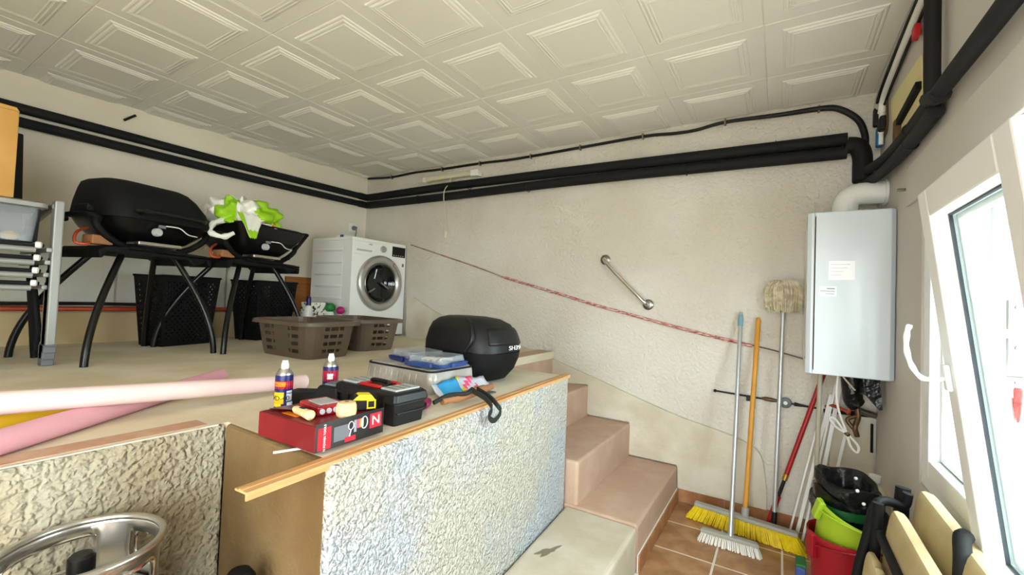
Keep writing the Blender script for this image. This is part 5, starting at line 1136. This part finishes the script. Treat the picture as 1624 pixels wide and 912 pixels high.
for pts in ([(4.095, -1.20, .70), (4.085, -1.20, .66), (4.04, -1.21, .665), (4.01, -1.24, .65), (3.985, -1.28, .56), (3.955, -1.30, .40), (3.94, -1.31, .05)], [(4.01, -1.29, .68), (4.0, -1.30, .50), (3.99, -1.30, .30), (4.0, -1.30, .03)]):
    pipe('frame', pts, .014, 'matte_black', t)
pipe('frame', [(4.09, -1.165, .705), (4.085, -1.17, .64), (4.083, -1.17, .55)], .02, 'matte_black', t); pipe('frame', [(4.01, -1.32, .60), (4.01, -1.6, .60), (4.01, -1.85, .60)], .012, 'matte_black', t)
pipe('armrest', [(4.125, -1.585, .745), (4.115, -1.60, .74), (4.11, -1.625, .70), (4.105, -1.64, .60), (4.105, -1.65, .45)], .017, 'foam_black', t)
pipe('foot', [(3.94, -1.31, .012), (4.1, -1.31, .012)], .012, 'matte_black', t, 0); pipe('foot', [(3.94, -1.8, .012), (4.1, -1.8, .012)], .012, 'matte_black', t, 0); pipe('frame', [(3.95, -1.8, .012), (3.97, -1.8, .5)], .012, 'matte_black', t, 0)

# ------------------------------------------------------------------ steel keg in the alcove
kx, ky, kz = 2.565, -2.733, .73
t = thing('beer_keg', 'steel beer keg with handle ring in the alcove', 'keg', (kx, ky, 0))
MB().lathe([(.11, 0), (.127, .01), (.127, .06), (.118, .07), (.135, .10), (.135, .27), (.140, .285), (.135, .30), (.135, .46), (.140, .475), (.135, .49), (.135, .57), (.125, .605), (.09, .625), (.04, .632), (.001, .632)], (kx, ky, 0), 56).build('shell', 'steel', t, smooth=True)
# handle ring with cut-outs: strip of quads with two window gaps, thickened
m = MB(); N_ = 72; zs = [.60, .635, .66, .70, .72, kz]
rad = lambda z: .126-.004*math.sin((z-.60)/.13*math.pi)
vs = [V((kx+rad(z)*math.cos(2*math.pi*i/N_), ky+rad(z)*math.sin(2*math.pi*i/N_), z)) for z in zs for i in range(N_)]; fs = []
for r_ in range(len(zs)-1):
    for i in range(N_):
        dg = i*5
        if 1 <= r_ <= 2 and (82 <= dg < 122 or 152 <= dg < 232 or 280 <= dg < 320 or 5 <= dg < 45): continue
        fs.append((r_*N_+i, r_*N_+(i+1) % N_, (r_+1)*N_+(i+1) % N_, (r_+1)*N_+i))
m.add(vs, fs); rg = m.build('handle_ring', 'steel', t, smooth=True, solid=.004)
MB().tube([(kx+.127*math.cos(2*math.pi*i/64), ky+.127*math.sin(2*math.pi*i/64), kz) for i in range(64)], .0075, 12, closed=True).build('rolled_rim', 'steel', rg, smooth=True)
for a0, a1 in ((83, 122), (153, 232), (282, 322), (6, 47)):
    pts = [(a0+2, .65), (a0+3, .697), ((a0+a1)/2, .700), (a1-3, .697), (a1-2, .65), (a1-4, .637), ((a0+a1)/2, .635), (a0+4, .637)]
    MB().tube(spline([(kx+.124*math.cos(math.radians(a_)), ky+.124*math.sin(math.radians(a_)), z) for a_, z in pts], 5, True), .004, 8, closed=True).build('grip_edge', 'chrome', rg, smooth=True)
MB().lathe([(.042, .628), (.042, .645), (.026, .65), (.022, .68), (.020, .70), (.001, .70)], (kx, ky, 0), 24).build('valve', 'steel_dark', t, smooth=True); MB().lathe([(.0205, .680), (.0215, .682), (.0215, .712), (.016, .718), (.001, .718)], (kx, ky, 0), 20).build('valve_cap', 'plastic_black', t, smooth=True)
# dark rounded lid low in the alcove corner
t = thing('black_canister', 'black canister with rounded lid low in the alcove corner', 'canister', (2.69, -2.49, 0))
MB().lathe([(.055, 0), (.06, .01), (.06, .36), (.045, .40)], (2.69, -2.49, .16), 24).build('body', 'plastic_black', t, smooth=True); MB().lathe([(.05, -.16), (.055, 0)], (2.69, -2.49, .16), 20).build('base', 'matte_black', t); MB().lathe([(.032, .40), (.034, .405), (.034, .43), (.022, .447), (.001, .45)], (2.69, -2.49, .16), 20).build('lid', 'matte_black', t, smooth=True)
